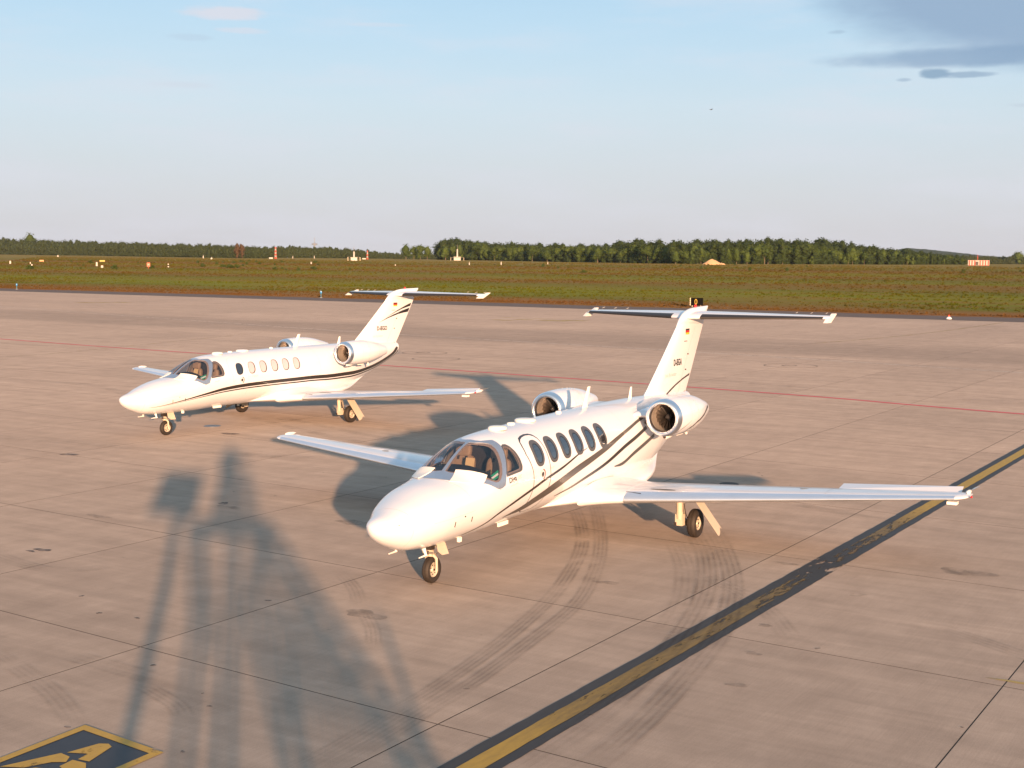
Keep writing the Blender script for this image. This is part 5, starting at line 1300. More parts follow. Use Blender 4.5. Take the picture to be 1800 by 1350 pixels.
        def mdoor():
            mb = MB(); t = .018
            A = Vector((MX - .28, yw - s * .02, .86)); Bv = Vector((MX + .08, yw - s * .02, .84)); D = Vector((.04, -s * .52, -.70))
            q = [A, Bv, Bv + D * .90, Bv + D * .90 + Vector((-.07, s * .02, .035)), Bv + D * .955 + Vector((-.17, 0, .01)), A + D * 1.02 + Vector((.07, 0, 0)), A + D * 1.03]
            n = Vector((0, -.8 * s, -.6)) * t; m = len(q)
            mb.add(q + [p + n for p in q], [tuple(range(m)), tuple(range(m, 2 * m))[::-1]] + [(i, (i + 1) % m, m + (i + 1) % m, m + i) for i in range(m)])
            return mb.mesh('main_gear_door', CREAM)
        P('main_gear_door', 'md%d' % s, mdoor)
        P('wheel_well', 'wel%d' % s, lambda: MB().box((MX, -s * 1.9, .80), (.55, .9, .012)).mesh('wheel_well', CABIN))
    return root

build_plane(True, 'near white business jet with grey diagonal bands, registration D-IEGA, nose towards the camera', (-2.26573, 20.10975, 0), 1.06581)
build_plane(False, 'far white business jet with one curved dark double stripe, registration D-IEGO, behind the other', (-11.50250, 38.45640, 0), .995423)

HAZE = .000024
# ------------------------------------------------------------------ trees and woods
BARK = mat('tree_bark', (.16, .125, .09), .9)
LEAF_A = leaf_mat('leaves_dark', (.014, .027, .008), (.038, .062, .014))
LEAF_B = leaf_mat('leaves_mid', (.020, .038, .008), (.066, .100, .020))
LEAF_C = leaf_mat('leaves_far', (.018, .031, .011), (.042, .058, .020))
LEAF_R = leaf_mat('leaves_reddish', (.055, .036, .020), (.08, .052, .026))
def crown_arrays(kind, seed, ncard=620):
    """unit-height crown (z 0..1) built of leaf clumps round a few lobes"""
    r = np.random.default_rng(seed); V = []; T = []
    if kind == 'round': lobes = [(0, 0, .60, .24, .34)] + [(r.uniform(-.15, .15), r.uniform(-.15, .15), r.uniform(.18, .80), r.uniform(.12, .19), r.uniform(.12, .19)) for _ in range(7)]
    elif kind == 'tall': lobes = [(r.uniform(-.06, .06), r.uniform(-.06, .06), z, w, .15) for z, w in ((.15, .09), (.28, .12), (.42, .14), (.55, .17), (.68, .17), (.80, .15), (.88, .11))] + [(r.uniform(-.12, .12), r.uniform(-.12, .12), r.uniform(.4, .8), .10, .10) for _ in range(4)]
    else: lobes = [(r.uniform(-.2, .2), r.uniform(-.2, .2), r.uniform(.12, .62), r.uniform(.14, .24), r.uniform(.14, .24)) for _ in range(9)] + [(0, 0, .74, .18, .24)]
    for (x, y, z, a, c) in lobes:          # inner masses
        n1, n2 = 5, 8; o = len(V)
        for i in range(n1 + 1):
            ph = math.pi * i / n1
            for j in range(n2):
                q = 1 if i in (0, n1) else r.uniform(.68, .98); th = 2 * math.pi * (j + .5 * (i % 2)) / n2
                V.append((x + a * .86 * q * math.sin(ph) * math.cos(th), y + a * .86 * q * math.sin(ph) * math.sin(th), min(1.0, z + c * .86 * q * math.cos(ph))))
        for i in range(n1):
            for j in range(n2):
                p, q_, s, t = o + i * n2 + j, o + i * n2 + (j + 1) % n2, o + (i + 1) * n2 + (j + 1) % n2, o + (i + 1) * n2 + j; T += [(p, q_, s), (p, s, t)]
    w = np.array([l[3] * l[4] for l in lobes]); w /= w.sum()
    for _ in range(ncard):
        x, y, z, a, c = lobes[r.choice(len(lobes), p=w)]; d = r.normal(size=3); d /= np.linalg.norm(d); k = r.uniform(.80, 1.18)
        p = np.array([x, y, z]) + d * np.array([a, a, c]) * k; s = r.uniform(.014, .034); u = r.normal(size=3); u /= np.linalg.norm(u); v = np.cross(u, r.normal(size=3)); v /= np.linalg.norm(v); o = len(V)
        for q in (u * s, v * s * .8, -u * s * r.uniform(.6, 1), -v * s * .8): V.append(tuple(p + q))
        T += [(o, o + 1, o + 2), (o, o + 2, o + 3)]
    return np.array(V), np.array(T)
KINDS = [('round', 1), ('round', 2), ('tall', 3), ('tall', 4), ('bushy', 5), ('tall', 6), ('round', 7)]
CR = [crown_arrays(k, s) for k, s in KINDS]
CRM = [tri_mesh('crown', a, b, LEAF_B if k[0] != 'tall' else LEAF_A) for (a, b), k in zip(CR, KINDS)]
def trunk_me(seed, birch=False):
    r = random.Random(seed); mb = MB(); mb.tube([(0, 0, -.01), (.004, 0, .2), (-.004, .004, .45), (.006, 0, .82)], [.016, .012, .009, .003], 7)
    for k in range(5):
        z = .28 + .1 * k; a = r.uniform(0, 6.28); mb.tube([(0, 0, z), (.07 * math.cos(a), .07 * math.sin(a), z + .07), (.12 * math.cos(a), .12 * math.sin(a), z + .16)], [.006, .004, .002], 5)
    return mb.mesh('trunk', BARK, smooth=True)
TRM = [trunk_me(k) for k in range(3)]
PX = lambda px: math.atan2(px - 900, F_PX)
def place_tree(x, y, h, w, k, label, group, name='tree'):
    t = thing(name, label, 'tree', (x, y, terr(x, y) - .1), rnd.uniform(0, 6.28), group); t.scale = (h * w, h * w, h)
    link('trunk', TRM[k % 3], t); link('crown', CRM[k], t); return t
def wood_dist(px): return float(np.interp(px, [700, 770, 950, 1200, 1400, 1600, 1700], [1690, 1665, 1420, 1205, 1290, 1380, 1500]))
tops = lambda px: float(np.interp(px, [765, 785, 830, 880, 950, 1030, 1100, 1160, 1250, 1330, 1400, 1440, 1480, 1520, 1560, 1600, 1640, 1700], [427, 421, 423, 426, 428, 430, 424, 423, 423, 422, 423, 424, 428, 433, 437, 441, 447, 453]))
base_y = lambda px: float(np.interp(px, [770, 950, 1200, 1400, 1600, 1700], [457, 459, 464, 464, 466, 466.5]))
px = 772.0; row = 0
grp = 'broadleaf trees along the front edge of the central wood'
while px < 1690:
    D = wood_dist(px) + rnd.uniform(-14, 14); a = PX(px); x = D * math.sin(a); y = D * math.cos(a)
    h = (base_y(px) - tops(px)) / F_PX * D * rnd.uniform(.62, 1.07); k = rnd.choice([0, 1, 6, 3, 5, 6, 4, 4, 6, 1, 0])
    if k == 4: h *= .62
    place_tree(x, y, h, rnd.uniform(.85, 1.6), k, 'broadleaf tree in the front row of the long green wood beyond the grass field', grp)
    px += rnd.uniform(5.0, 9.0) * (1.15 if k in (0, 1, 6) else .8)
for k, (px, h, w, kk, lab) in enumerate(((713, .97, 1.15, 0, 'rounded dark green tree standing alone at the left end of the central wood'), (727, .86, 1.15, 1, 'second tree of the small clump left of the central wood, touching the rounded one'),
        (738, .95, 1.1, 6, 'tallish tree in the middle right of the small clump left of the central wood'), (750, .88, 1.2, 0, 'rightmost tree of the small clump, before the gap to the central wood'))):
    D = 1650 + (k % 2) * 14; a = PX(px); place_tree(D * math.sin(a), D * math.cos(a), 30.5 / F_PX * D * h, w, kk, lab, 'small clump of trees left of the central wood')
for px, h, lab in ((960, 25, 'bright green round bushy tree in front of the wood, left of its centre'), (1048, 30, 'broad bright green round tree in front of the middle of the wood'), (1185, 26, 'low bright bushy tree before the wood, left of the sand heap'), (1310, 24, 'low bright bushy tree before the wood, right of the sand heap'), (782, 27, 'low round green tree at the left corner of the central wood')):
    D = wood_dist(px) - 22; a = PX(px); t = place_tree(D * math.sin(a), D * math.cos(a), h / F_PX * D, 1.25, 0, lab, None)
def merged(name, items, m):
    Vs = []; Ts = []; o = 0; r = np.random.default_rng(11)
    for (x, y, z, h, w, k) in items:
        a, b = CR[k]; an = r.uniform(0, 6.28); c, s = math.cos(an), math.sin(an); sel = b if len(b) < 1 else b[:]
        V = a * np.array([h * w, h * w, h]); V = np.stack([V[:, 0] * c - V[:, 1] * s + x, V[:, 0] * s + V[:, 1] * c + y, V[:, 2] + z], -1); Vs.append(V); Ts.append(sel + o); o += len(a)
    return link(name, tri_mesh(name, np.concatenate(Vs), np.concatenate(Ts), m))
it = []
for px_ in np.arange(772, 1692, 3.2):
    D = wood_dist(px_) + rnd.uniform(-12, 8); a = PX(px_); x = D * math.sin(a); y = D * math.cos(a); it.append((x, y, terr(x, y) - .6, min(rnd.uniform(7, 13), (base_y(px_) - tops(px_)) / F_PX * D * .8), 1.2, 4))
for rowd, frac in ((24, 1.0), (48, 1.03), (80, 1.02)):
    px = 773.0
    while px < 1690:
        D = wood_dist(px) + rowd + rnd.uniform(-10, 10); a = PX(px); x = D * math.sin(a); y = D * math.cos(a); h = (base_y(px) - tops(px)) / F_PX * D * rnd.uniform(.80, 1.07) * frac
        it.append((x, y, terr(x, y) - .3, h, rnd.uniform(.9, 1.7), rnd.choice([0, 1, 2, 0, 5, 6]))); px += rnd.uniform(5.5, 9)
tag(merged('wood_interior', it, LEAF_A), 'dense mass of dark trees filling the central wood behind its front row', 'wood', kind='stuff')
def far_band(name, tab, rows, label, m, step=6.0, kinds=(0, 1, 4, 6, 3)):
    P = [t[0] for t in tab]; it = []
    for rd, fr in rows:
        px = P[0]
        while px < P[-1]:
            D = float(np.interp(px, P, [t[1] for t in tab])) + rd; top = float(np.interp(px, P, [t[2] for t in tab])); bs = float(np.interp(px, P, [t[3] for t in tab])); a = PX(px)
            x = D * math.sin(a); y = D * math.cos(a)
            if rd == rows[0][0]: it.append((x, y, terr(x, y) - .8, rnd.uniform(7, 11), 1.6, 4))
            h = (bs - top) / F_PX * D * fr * rnd.uniform(.80, 1.04); it.append((x, y, terr(x, y) - .5, h, rnd.uniform(.8, 1.15), rnd.choice(kinds))); px += rnd.uniform(.55, 1.2) * step
    o = merged(name, it, m); tag(o, label, 'wood', kind='stuff'); return o
far_band('left_forest', [(-120, 2500, 417, 446), (0, 2400, 419, 446.5), (150, 2100, 424, 449), (300, 1850, 428, 451), (400, 1700, 431, 454), (452, 1650, 434, 456), (468, 1650, 439, 456)], ((0, .82), (25, .95), (60, 1.02), (100, 1.06)), 'long forest edge on the left horizon, sloping down towards the middle', LEAF_C, 5.5)
far_band('middle_forest', [(462, 1900, 436, 455.5), (480, 1900, 434, 455.5), (600, 1900, 436, 456), (660, 2000, 441, 456), (700, 2100, 445, 457), (775, 2200, 446, 457)], ((0, .85), (30, 1.0), (70, 1.05)), 'low distant forest between the red and white mast and the small clump of trees', LEAF_C, 5)
far_band('right_forest', [(1575, 2100, 446, 464), (1640, 2200, 449, 464.5), (1720, 2300, 452, 465), (1800, 2300, 452, 465.5), (1930, 2300, 451, 466)], ((0, .9), (40, 1.05), (90, 1.15)), 'low far forest on the right horizon behind the striped building', LEAF_C, 4.5)
t = merged('reddish_tree', [(D_ * math.sin(PX(p)), D_ * math.cos(PX(p)), 4.5, h_, 1.0, 2) for p, D_, h_ in ((418, 1672, 18.5),)], LEAF_R); tag(t, 'reddish brown tree standing out in the left forest, left of the red and white mast', 'tree')
t = merged('reddish_tree', [(1668 * math.sin(PX(425)), 1668 * math.cos(PX(425)), 4.5, 17.5, 1.1, 3)], LEAF_R); tag(t, 'second reddish brown tree in the left forest, beside the taller reddish one', 'tree')
place_tree(2360 * math.sin(PX(55)), 2360 * math.cos(PX(55)), 38, 1.1, 0, 'big rounded tree rising above the left forest near the left end of the horizon', None)
place_tree(2300 * math.sin(PX(1784)), 2300 * math.cos(PX(1784)), 22, 1.6, 1, 'dark broad tree rising above the far right forest at the right end', None)
# hills on the right horizon, wooded
def hills():
    mb = MB(); n = 150; rows = [(4300, 0), (4550, .45), (4900, .8), (5300, 1.0), (5900, .6)]; P = [1440, 1500, 1560, 1590, 1640, 1700, 1730, 1790, 1860, 2000]; Hh = [0, 16, 42, 54, 46, 33, 26, 20, 27, 32]
    for D, f_ in rows:
        for k in range(n):
            q = 1440 + 560 * k / (n - 1); a = PX(q); hh = float(np.interp(q, P, Hh)) * f_ * 1.04 + (2.2 * noise.noise(Vector((k * .45, D * .01, 0))) + 1.6 * noise.noise(Vector((k * 1.6, D * .02, 5)))) * min(1, f_ * 3)
            mb.v.append((D * math.sin(a), D * math.cos(a), 3 + hh - (3 if f_ == 0 else 0)))
    mb.f = [(i * n + j, i * n + j + 1, (i + 1) * n + j + 1, (i + 1) * n + j) for i in range(4) for j in range(n - 1)]
    return mb.mesh('wooded_hills', LEAF_C, smooth=False, recalc=False)
tag(link('wooded_hills', hills()), kind='structure')

# ------------------------------------------------------------------ things in the field
CONCW = mat('painted_white_wall', (.42, .41, .39), .7); REDW = mat('signal_red', (.60, .06, .035), .6); ORG = mat('orange_sign_face', (.45, .09, .04), .5)
YEL = mat('yellow_sign_face', (.42, .28, .03), .5); BLKS = mat('black_sign_face', (.004, .004, .004), .8, spec=.08); DKW = mat('dark_door', (.06, .055, .05), .6)
SAND = mat('bare_sand', (.52, .32, .17), .95, var=.15, vscale=.6); BRUSH = mat('brushwood', (.20, .10, .06), .95, var=.4, vscale=1.0)
def at(x, y, name, label, cat, rz=None, group=None):
    return thing(name, label, cat, (x, y, terr(x, y)), math.atan2(-x, y) if rz is None else rz, group)   # local -Y faces the camera
# taxiway sign
s = at(21.3, 155.2, 'taxiway_sign', 'small black taxiway sign with a yellow figure, just behind the near jet\'s tail', 'sign', rz=math.atan2(-21.3, 155.2) - .12)
link('sign_box', MB().box((0, 0, .62), (1.50, .20, .86)).mesh('sign_box', BLKS, bev=.02), s); link('sign_end', MB().box((-.70, -.02, .62), (.10, .24, .87)).mesh('sign_end', mat('sign_frame_cream', (.60, .54, .40), .6), bev=.01), s)
for xx in (-.50, .28): link('sign_panel', MB().box((xx + .10, -.106, .62), (.56 if xx < 0 else .70, .012, .74)).mesh('sign_panel', BLKS), s)
link('sign_figure', text_mesh('0', .92, lambda u, v: Vector((-.24 + u * .8, -.118, .30 + v)), YEL, 'sign_figure'), s)
for xx in (-.5, .5): link('sign_leg', MB().tube([(xx, 0, -.1), (xx, 0, .22)], .04, 8).mesh('sign_leg', STEEL), s)
for k in range(3): link('side_lamp', MB().box((-.70, -.142, .38 + .24 * k), (.05, .012, .05)).mesh('side_lamp', BLKS), s)
BLUEL = mat('blue_lens', (.02, .22, .50), .2, coat=.5)
for x, y, lab in ((-25.9, 181.3, 'small blue edge light by the apron edge, left of the far jet\'s tail'), (-80.0, 216.4, 'small blue edge light at the apron edge near the left border')):
    s = at(x, y, 'edge_light', lab, 'light', group='blue apron edge lights')
    link('stem', MB().tube([(0, 0, 0), (0, 0, .62)], .05, 8).mesh('stem', mat('blue_stem_paint', (.05, .20, .32), .5)), s); link('lens', MB().lathe([(.60, .13), (.72, .15), (.92, .12), (.98, .001)], 'z', (0, 0, 0), 12).mesh('lens', BLUEL, smooth=True), s)
    link('base', MB().lathe([(0, .2), (.06, .18), (.07, .001)], 'z', (0, 0, 0), 12).mesh('base', STEEL), s)
s = at(41.4, 127.0, 'apron_marker', 'white dome marker with a red top, on the asphalt shoulder at the right', 'marker light')
link('dome', MB().lathe([(0, .26), (.08, .25), (.16, .18), (.22, .10), (.25, .001)], 'z', (0, 0, 0), 18).mesh('dome', WHITE2, smooth=True), s)
link('red_cap', MB().lathe([(.23, .09), (.34, .08), (.41, .04), (.42, .001)], 'z', (0, 0, 0), 12).mesh('red_cap', REDW, smooth=True), s)
# huts with white masts
def hut(x, y, lab, w=7.6, hgt=4.2, mh=13):
    s = at(x, y, 'equipment_hut', lab, 'hut')
    link('wall', MB().box((0, 0, hgt / 2), (w, 4, hgt)).mesh('wall', CONCW), s); link('roof', MB().box((0, 0, hgt + .12), (w + .7, 4.7, .24)).mesh('roof', mat('pale_roof', (.62, .60, .55), .7)), s)
    link('door', MB().box((w * .18, -2.02, 1.4), (1.1, .06, 2.4)).mesh('door', mat('grey_door', (.45, .44, .42), .6)), s)
    link('mast', MB().tube([(0, .6, hgt), (0, .6, mh)], [.9, .7], 10).mesh('mast', CONCW), s); link('whip', MB().tube([(0, .6, mh), (0, .6, mh + 5)], .14, 6).mesh('whip', STEEL), s)
    link('fence_rail', MB().tube([(-w * .95, -3, 3.6), (w * .95, -3, 3.6)], .12, 5).tube([(-w * .95, -3, 0), (-w * .95, -3, 3.6)], .12, 5).tube([(w * .95, -3, 0), (w * .95, -3, 3.6)], .12, 5).mesh('fence_rail', STEEL), s)
hut(-62.0, 1500, 'white equipment hut with a white mast before the left part of the central wood'); hut(-156, 1320, 'white equipment hut with mast alone on the field, left of the small clump', 6.2, 3.0, 9)
def lattice(x, y, h, lab, bands, w=1.4):
    s = at(x, y, 'banded_mast', lab, 'mast')
    for k in range(bands):
        z0 = h * k / bands; z1 = h * (k + 1) / bands; mb = MB(); q = w * (1 - .5 * k / bands)
        for sx in (-1, 1):
            for sy in (-1, 1): mb.tube([(sx * q / 2, sy * q / 2, z0), (sx * q / 2, sy * q / 2, z1)], .16, 5)
        mb.tube([(-q / 2, -q / 2, z0), (q / 2, -q / 2, z1)], .16, 5).tube([(q / 2, -q / 2, z0), (-q / 2, -q / 2, z1)], .16, 5).box((0, 0, z1), (q, q, .2))
        link('mast_section', mb.mesh('mast_section', REDW if k % 2 == 0 else CONCW), s)
    link('foot_cabin', MB().box((-w * 2.6, 0, .9), (4.0, 2.4, 1.8)).mesh('foot_cabin', CONCW), s)
    return s
lattice(-270, 1530, 13.5, 'tall red and white banded mast before the left forest', 7, 2.0); lattice(-172, 1590, 10.5, 'shorter red and white banded mast right of the white hut in the field', 5, 1.5)
# striped building
s = at(434.9, 1255, 'striped_building', 'low building with red and white vertical stripes at the right edge of the field', 'building')
link('wall', MB().box((0, 0, 2.3), (18.8, 5, 4.6)).mesh('wall', CONCW), s)
for k in range(8):
    if k not in (3,): link('red_stripe', MB().box((-9.4 + 1.2 + 2.38 * k, -2.53, 2.3), (1.15, .08, 4.6)).mesh('red_stripe', REDW), s)
link('door', MB().box((-1.6, -2.55, 1.9), (2.8, .12, 3.2)).mesh('door', DKW), s); link('roof', MB().box((0, 0, 4.68), (19.2, 5.4, .16)).mesh('roof', CONCW), s)
link('mast', MB().tube([(-1.0, 0, 4.6), (-1.0, 0, 10)], .18, 6).tube([(-1.6, 0, 7.0), (-.4, 0, 7.0)], .12, 5).mesh('mast', REDW), s)
def heap(x, y, w, h, m, name, lab, cat, seed, rag=.0):
    n1, n2 = 14, 40; V = []; r = random.Random(seed)
    for i in range(n1 + 1):
        u = i / n1
        for j in range(n2):
            a = 2 * math.pi * j / n2; q = u * (1 + .14 * noise.noise(Vector((math.cos(a) * 1.5, math.sin(a) * 1.5, seed)))); z = h * (1 - u ** 1.25) * (1 + .25 * noise.noise(Vector((u * 3 * math.cos(a), u * 3 * math.sin(a), seed)))) + rag * r.uniform(-.5, .5) * (1 - u)
            V.append((w / 2 * q * math.cos(a), w / 3 * q * math.sin(a), max(z, 0) - (.3 if i == n1 else 0)))
    fs = [(i * n2 + j, i * n2 + (j + 1) % n2, (i + 1) * n2 + (j + 1) % n2, (i + 1) * n2 + j) for i in range(n1) for j in range(n2)]
    o = link(name, mesh_of(name, V, fs, m, rag == 0)); o.location = (x, y, terr(x, y)); o.rotation_euler[2] = math.atan2(-x, y); tag(o, lab, cat); return o
heap(165, 1110, 17.5, 4.6, SAND, 'sand_heap', 'heap of orange sand before the central wood, above the near jet\'s tail', 'sand heap', 1)
heap(172.5, 1112, 8, 1.6, SAND, 'sand_heap', 'small low sand heap at the right foot of the large one', 'sand heap', 4)
heap(322, 1325, 15, 4.6, BRUSH, 'brushwood_pile', 'reddish pile of brushwood before the right part of the wood', 'brush pile', 2, 2.2)
heap(334, 1330, 14, 2.6, BRUSH, 'brushwood_pile', 'low tail of brushwood right of the reddish pile', 'brush pile', 3, 1.6)
o = link('sand_track', mesh_of('sand_track', [(262, 1270, 2.95), (300, 1270, 3.0), (304, 1296, 3.12), (264, 1296, 3.1)], [(0, 1, 2, 3)], SAND)); tag(o, kind='structure')
for pts in ([(-430, 830), (-258, 795), (-190, 840), (-180, 850), (-255, 803), (-430, 838)], [(-60, 905), (60, 930), (130, 1000), (128, 1010), (58, 940), (-60, 914)], [(420, 1010), (520, 960), (520, 985), (425, 1022)]):
    o = link('dirt_track', mesh_of('dirt_track', [(x, y, terr(x, y) + .35) for x, y in pts], [tuple(range(len(pts)))], mat('pale_dirt', (.36, .22, .12), .95))); tag(o, kind='structure')
# sign boards and marker posts
s = at(-136.9, 504.8, 'round_field_sign', 'orange red field sign with a pale bar, on a post in the left grass', 'sign')
link('panel', MB().box((0, 0, 1.45), (1.15, .12, 1.5)).mesh('panel', ORG, bev=.05), s); link('pale_bar', MB().box((0, -.07, 1.45), (.62, .03, .2)).mesh('pale_bar', CONCW), s); link('post', MB().tube([(0, 0, 0), (0, 0, .8)], .08, 6).mesh('post', REDW), s)
for x, y, lab, m, w in ((-248.4, 813, 'yellow sign board standing low in the left field', YEL, 3.0), (-258.7, 795, None, None, 0), (-277, 790, 'orange sign board left of the yellow one in the left field', mat('faded_orange_face', (.50, .26, .12), .6), 2.4)):
    if m is None: continue
    s = at(x, y, 'sign_board', lab, 'sign'); link('panel', MB().box((0, 0, .8), (w, .3, .9)).mesh('panel', m), s); link('post', MB().tube([(-w * .4, 0, -.2), (-w * .4, 0, .7)], .12, 6).mesh('post', STEEL), s); link('post', MB().tube([(w * .4, 0, -.2), (w * .4, 0, .7)], .12, 6).mesh('post', STEEL), s)
def marker(x, y, h, lab, band=True, w=.5):
    s = at(x, y, 'marker_post', lab, 'marker post', group='white marker posts in the field')
    link('post', MB().box((0, 0, h / 2), (w, w * .6, h), taper=.85).mesh('post', CONCW, bev=.02), s)
    if band: link('black_band', MB().box((0, 0, h * .52), (w * 1.04, w * .68, h * .30)).mesh('black_band', BLKS), s)
    return s
marker(-172.1, 480.7, 1.55, 'white post with a black band, second marker from the left edge of the field'); marker(-141.3, 551, 1.5, 'white post with a black band right of the orange red sign')
marker(-177.8, 574.1, 1.75, 'plain tall cream post, third marker from the left edge of the field', False, .75); marker(-245, 655, 1.5, 'short white post at the far left edge of the field', False, .8); marker(-237, 660, .9, 'tiny white block just right of the leftmost short post', False, .5)
marker(-159, 520, .9, 'low white block between the cream post and the orange red sign', False, .9)
def small(x, y, w, h, lab, m=None, kind='box'):
    s = at(x, y, 'field_light', lab, 'field light', group='small white lights and boxes in the field')
    link('housing', MB().box((0, 0, h * .35), (w, w * .7, h * .7), taper=.8).mesh('housing', m or CONCW), s); link('lamp_stem', MB().tube([(w * .1, 0, h * .6), (w * .1, 0, h)], w * .12, 6).mesh('lamp_stem', m or CONCW), s)
for x, y, w, h, lab in ((-296.6, 1323, 4.0, 4.2, 'white box in the grass before the left forest, left of the banded mast'), (-124.1, 827, 2.0, 2.6, 'white box light below the distant tower'), (-357, 1550, 2.6, 7.5, 'slim white light pole before the left forest'),
        (-523.7, 1547, 4.2, 5.0, 'pair of white boxes near the left end of the field'), (-278.3, 1700, 2.2, 7.0, 'slim pale pole right of the tall banded mast'), (-257, 1740, 2.2, 8.0, 'slim pale pole below and right of the distant tower'), (-66.1, 756, 1.6, 1.6, 'low white light left of the far jet\'s tail, near the white hut'),
        (-27.8, 859, 1.4, 4.2, 'pale slim post in the field below the central wood\'s left end'), (-7.6, 880, 1.6, 5.0, 'pale wider post right of the slim one below the wood'), (25.5, 979, 1.2, 4.5, 'grey slim post in the field below the middle of the wood'), (-113.3, 550, .8, 1.4, 'tiny white light in the mid left grass'), (78, 1400, 2.0, 2.0, 'tiny white box at the foot of the wood')):
    small(x, y, w * .4, h * .55, lab)
# bushes and dark tufts of broom in the field
BUSH = [tri_mesh('broom_bush', a * np.array([1, 1, 1]), b, LEAF_B) for a, b in (crown_arrays('bushy', 31, 160), crown_arrays('bushy', 32, 160))]
rb = random.Random(9); items = []
for k in range(70):
    px_ = rb.choice([rb.uniform(380, 560), rb.uniform(0, 700), rb.uniform(900, 1790)]); D = rb.uniform(480, 1080); a = PX(px_); items.append((D * math.sin(a), D * math.cos(a), terr(D * math.sin(a), D * math.cos(a)) - .15, rb.uniform(.7, 1.9), rb.uniform(1.6, 3.2), 4))
tag(merged('field_bushes', items, LEAF_B), 'scattered low green bushes in the field', 'bushes', kind='stuff')
# far television tower
s = thing('television_tower', 'thin bluish television tower with a round pod above the left forest', 'tower', (6200 * math.sin(PX(553)), 6200 * math.cos(PX(553)), 0))
TW = mat('hazed_tower_concrete', (.22, .25, .30), .8)  # blue of the distant haze mixed into the grey concrete colour
link('shaft', MB().tube([(0, 0, 0), (0, 0, 66)], [6, 3.2], 12).mesh('shaft', TW, smooth=True), s); link('pod', MB().lathe([(64, 3), (66, 13), (70, 14), (73, 9), (75, 3)], 'z', (0, 0, 0), 20).mesh('pod', TW, smooth=True), s); link('antenna', MB().tube([(0, 0, 75), (0, 0, 99)], [2.0, .8], 8).mesh('antenna', TW), s)
# bird
s = thing('bird', 'tiny dark bird gliding in the pale sky above the near jet\'s tail', 'bird', (26.0, 179.0, 25.2), .5)
mb = MB(); mb.lathe([(-.20, .004), (-.12, .035), (0, .05), (.13, .035), (.22, .006)], 'x', (0, 0, 0), 8)
link('body', mb.mesh('body', DKW, smooth=True), s)
for q in (-1, 1): link('wing', MB().add([(-.07, q * .03, .01), (.08, q * .03, .01), (.05, q * .28, .09), (-.05, q * .26, .09), (.07, q * .52, .04)], [(0, 1, 2, 3), (3, 2, 4)]).mesh('wing', DKW, recalc=False), s)

# ------------------------------------------------------------------ the photographer's stand behind the camera: it casts the long shadow on the apron
GALV = mat('galvanised_steel', (.45, .45, .44), .5, metal=.6)
st = thing('access_stand', 'tall wheeled access stand with platform and side stairs behind the camera', 'access stand', (0, 0, 0))
y0, y1 = -1.25, -.35
link('platform', MB().box((-.20, -.80, 3.88), (1.50, .95, .10)).mesh('platform', GALV), st)
for x in (-.90, .48):
    for y in (y0, y1): link('post', MB().tube([(x * .55 - .12, y, 3.0), (x, y, 3.85)], .04, 8).mesh('post', GALV), st)
for pts in ([(-.60, 3.1), (-.55, 0)], [(-.15, 3.8), (-.10, 0)], [(.20, 3.0), (.85, 1.6), (1.0, 0)], [(.62, 2.6), (.60, 1.2), (.45, 0)]):
    for y in (y0, y1): link('post', MB().tube([(x, y, z) for x, z in pts], .045, 8).mesh('post', GALV), st)
def slats(name, quad, y, duty, pitch=.09):  # bars added and spaced so the stand's cast shadow blurs to half tone
    # unseen vertical bars filling the quad (left bottom, left top, right top, right bottom as x, z)
    mb = MB(); x0 = min(p[0] for p in quad); x1 = max(p[0] for p in quad); x = x0 + pitch / 2
    while x < x1:
        zs = []
        for i in range(len(quad)):
            (xa, za), (xb, zb) = quad[i], quad[(i + 1) % len(quad)]
            if (xa > x) != (xb > x): zs.append(za + (zb - za) * (x - xa) / (xb - xa))
        if len(zs) >= 2: mb.box((x, y, (min(zs) + max(zs)) / 2), (pitch * duty, .012, max(zs) - min(zs)))
        x += pitch
    link(name, mb.mesh(name, GALV), st)
slats('guard_shadow_bars', [(-.70, 3.9), (-.62, 4.82), (.20, 4.85), (.33, 3.9)], -.36, .62); slats('guard_shadow_bars', [(-.45, 4.0), (-.45, 4.9), (.25, 5.0), (.25, 4.0)], -1.24, .40)
slats('side_shadow_bars', [(-.92, 3.85), (-.50, 3.85), (-.15, 2.7), (-.45, 2.7)], y0, .45); slats('side_shadow_bars', [(-.45, 3.85), (.48, 3.85), (.45, 2.55), (-.2, 2.7)], y1, .30)
slats('stair_shadow_bars', [(.30, 3.85), (.48, 3.85), (3.6, .0), (1.6, .0)], y0, .42); slats('lower_shadow_bars', [(-.6, 0), (-.35, 2.7), (.75, 2.6), (1.1, 0)], y1, .22); slats('stair_shadow_bars', [(-.1, 3.1), (.9, 2.9), (1.5, 2.2), (.4, 2.3)], y1, .30)  # lower bars added to fill in the shadow between the legs
for y in (y0, y1): link('stringer', MB().tube([(.48, y, 3.9), (3.7, y, 0)], .05, 8).mesh('stringer', GALV), st)
for k in range(17):
    u = (k + .5) / 17; link('tread', MB().box((.48 + 3.1 * u, (y0 + y1) / 2, 3.78 * (1 - u)), (.26, .88, .03)).mesh('tread', GALV), st)
for x in (1.98,): link('stair_post', MB().tube([(x, y1, 1.9), (x + .05, y1, 2.9)], .045, 8).mesh('stair_post', GALV), st)
link('cable_mast', MB().tube([(-1.28, -.5, 0), (-1.28, -.5, 3.2), (-1.38, -.5, 4.0)], .085, 8).mesh('cable_mast', GALV), st)
link('bracket', MB().tube([(-1.38, -.5, 4.02), (-.8, -.6, 3.9)], .04, 8).mesh('bracket', GALV), st)
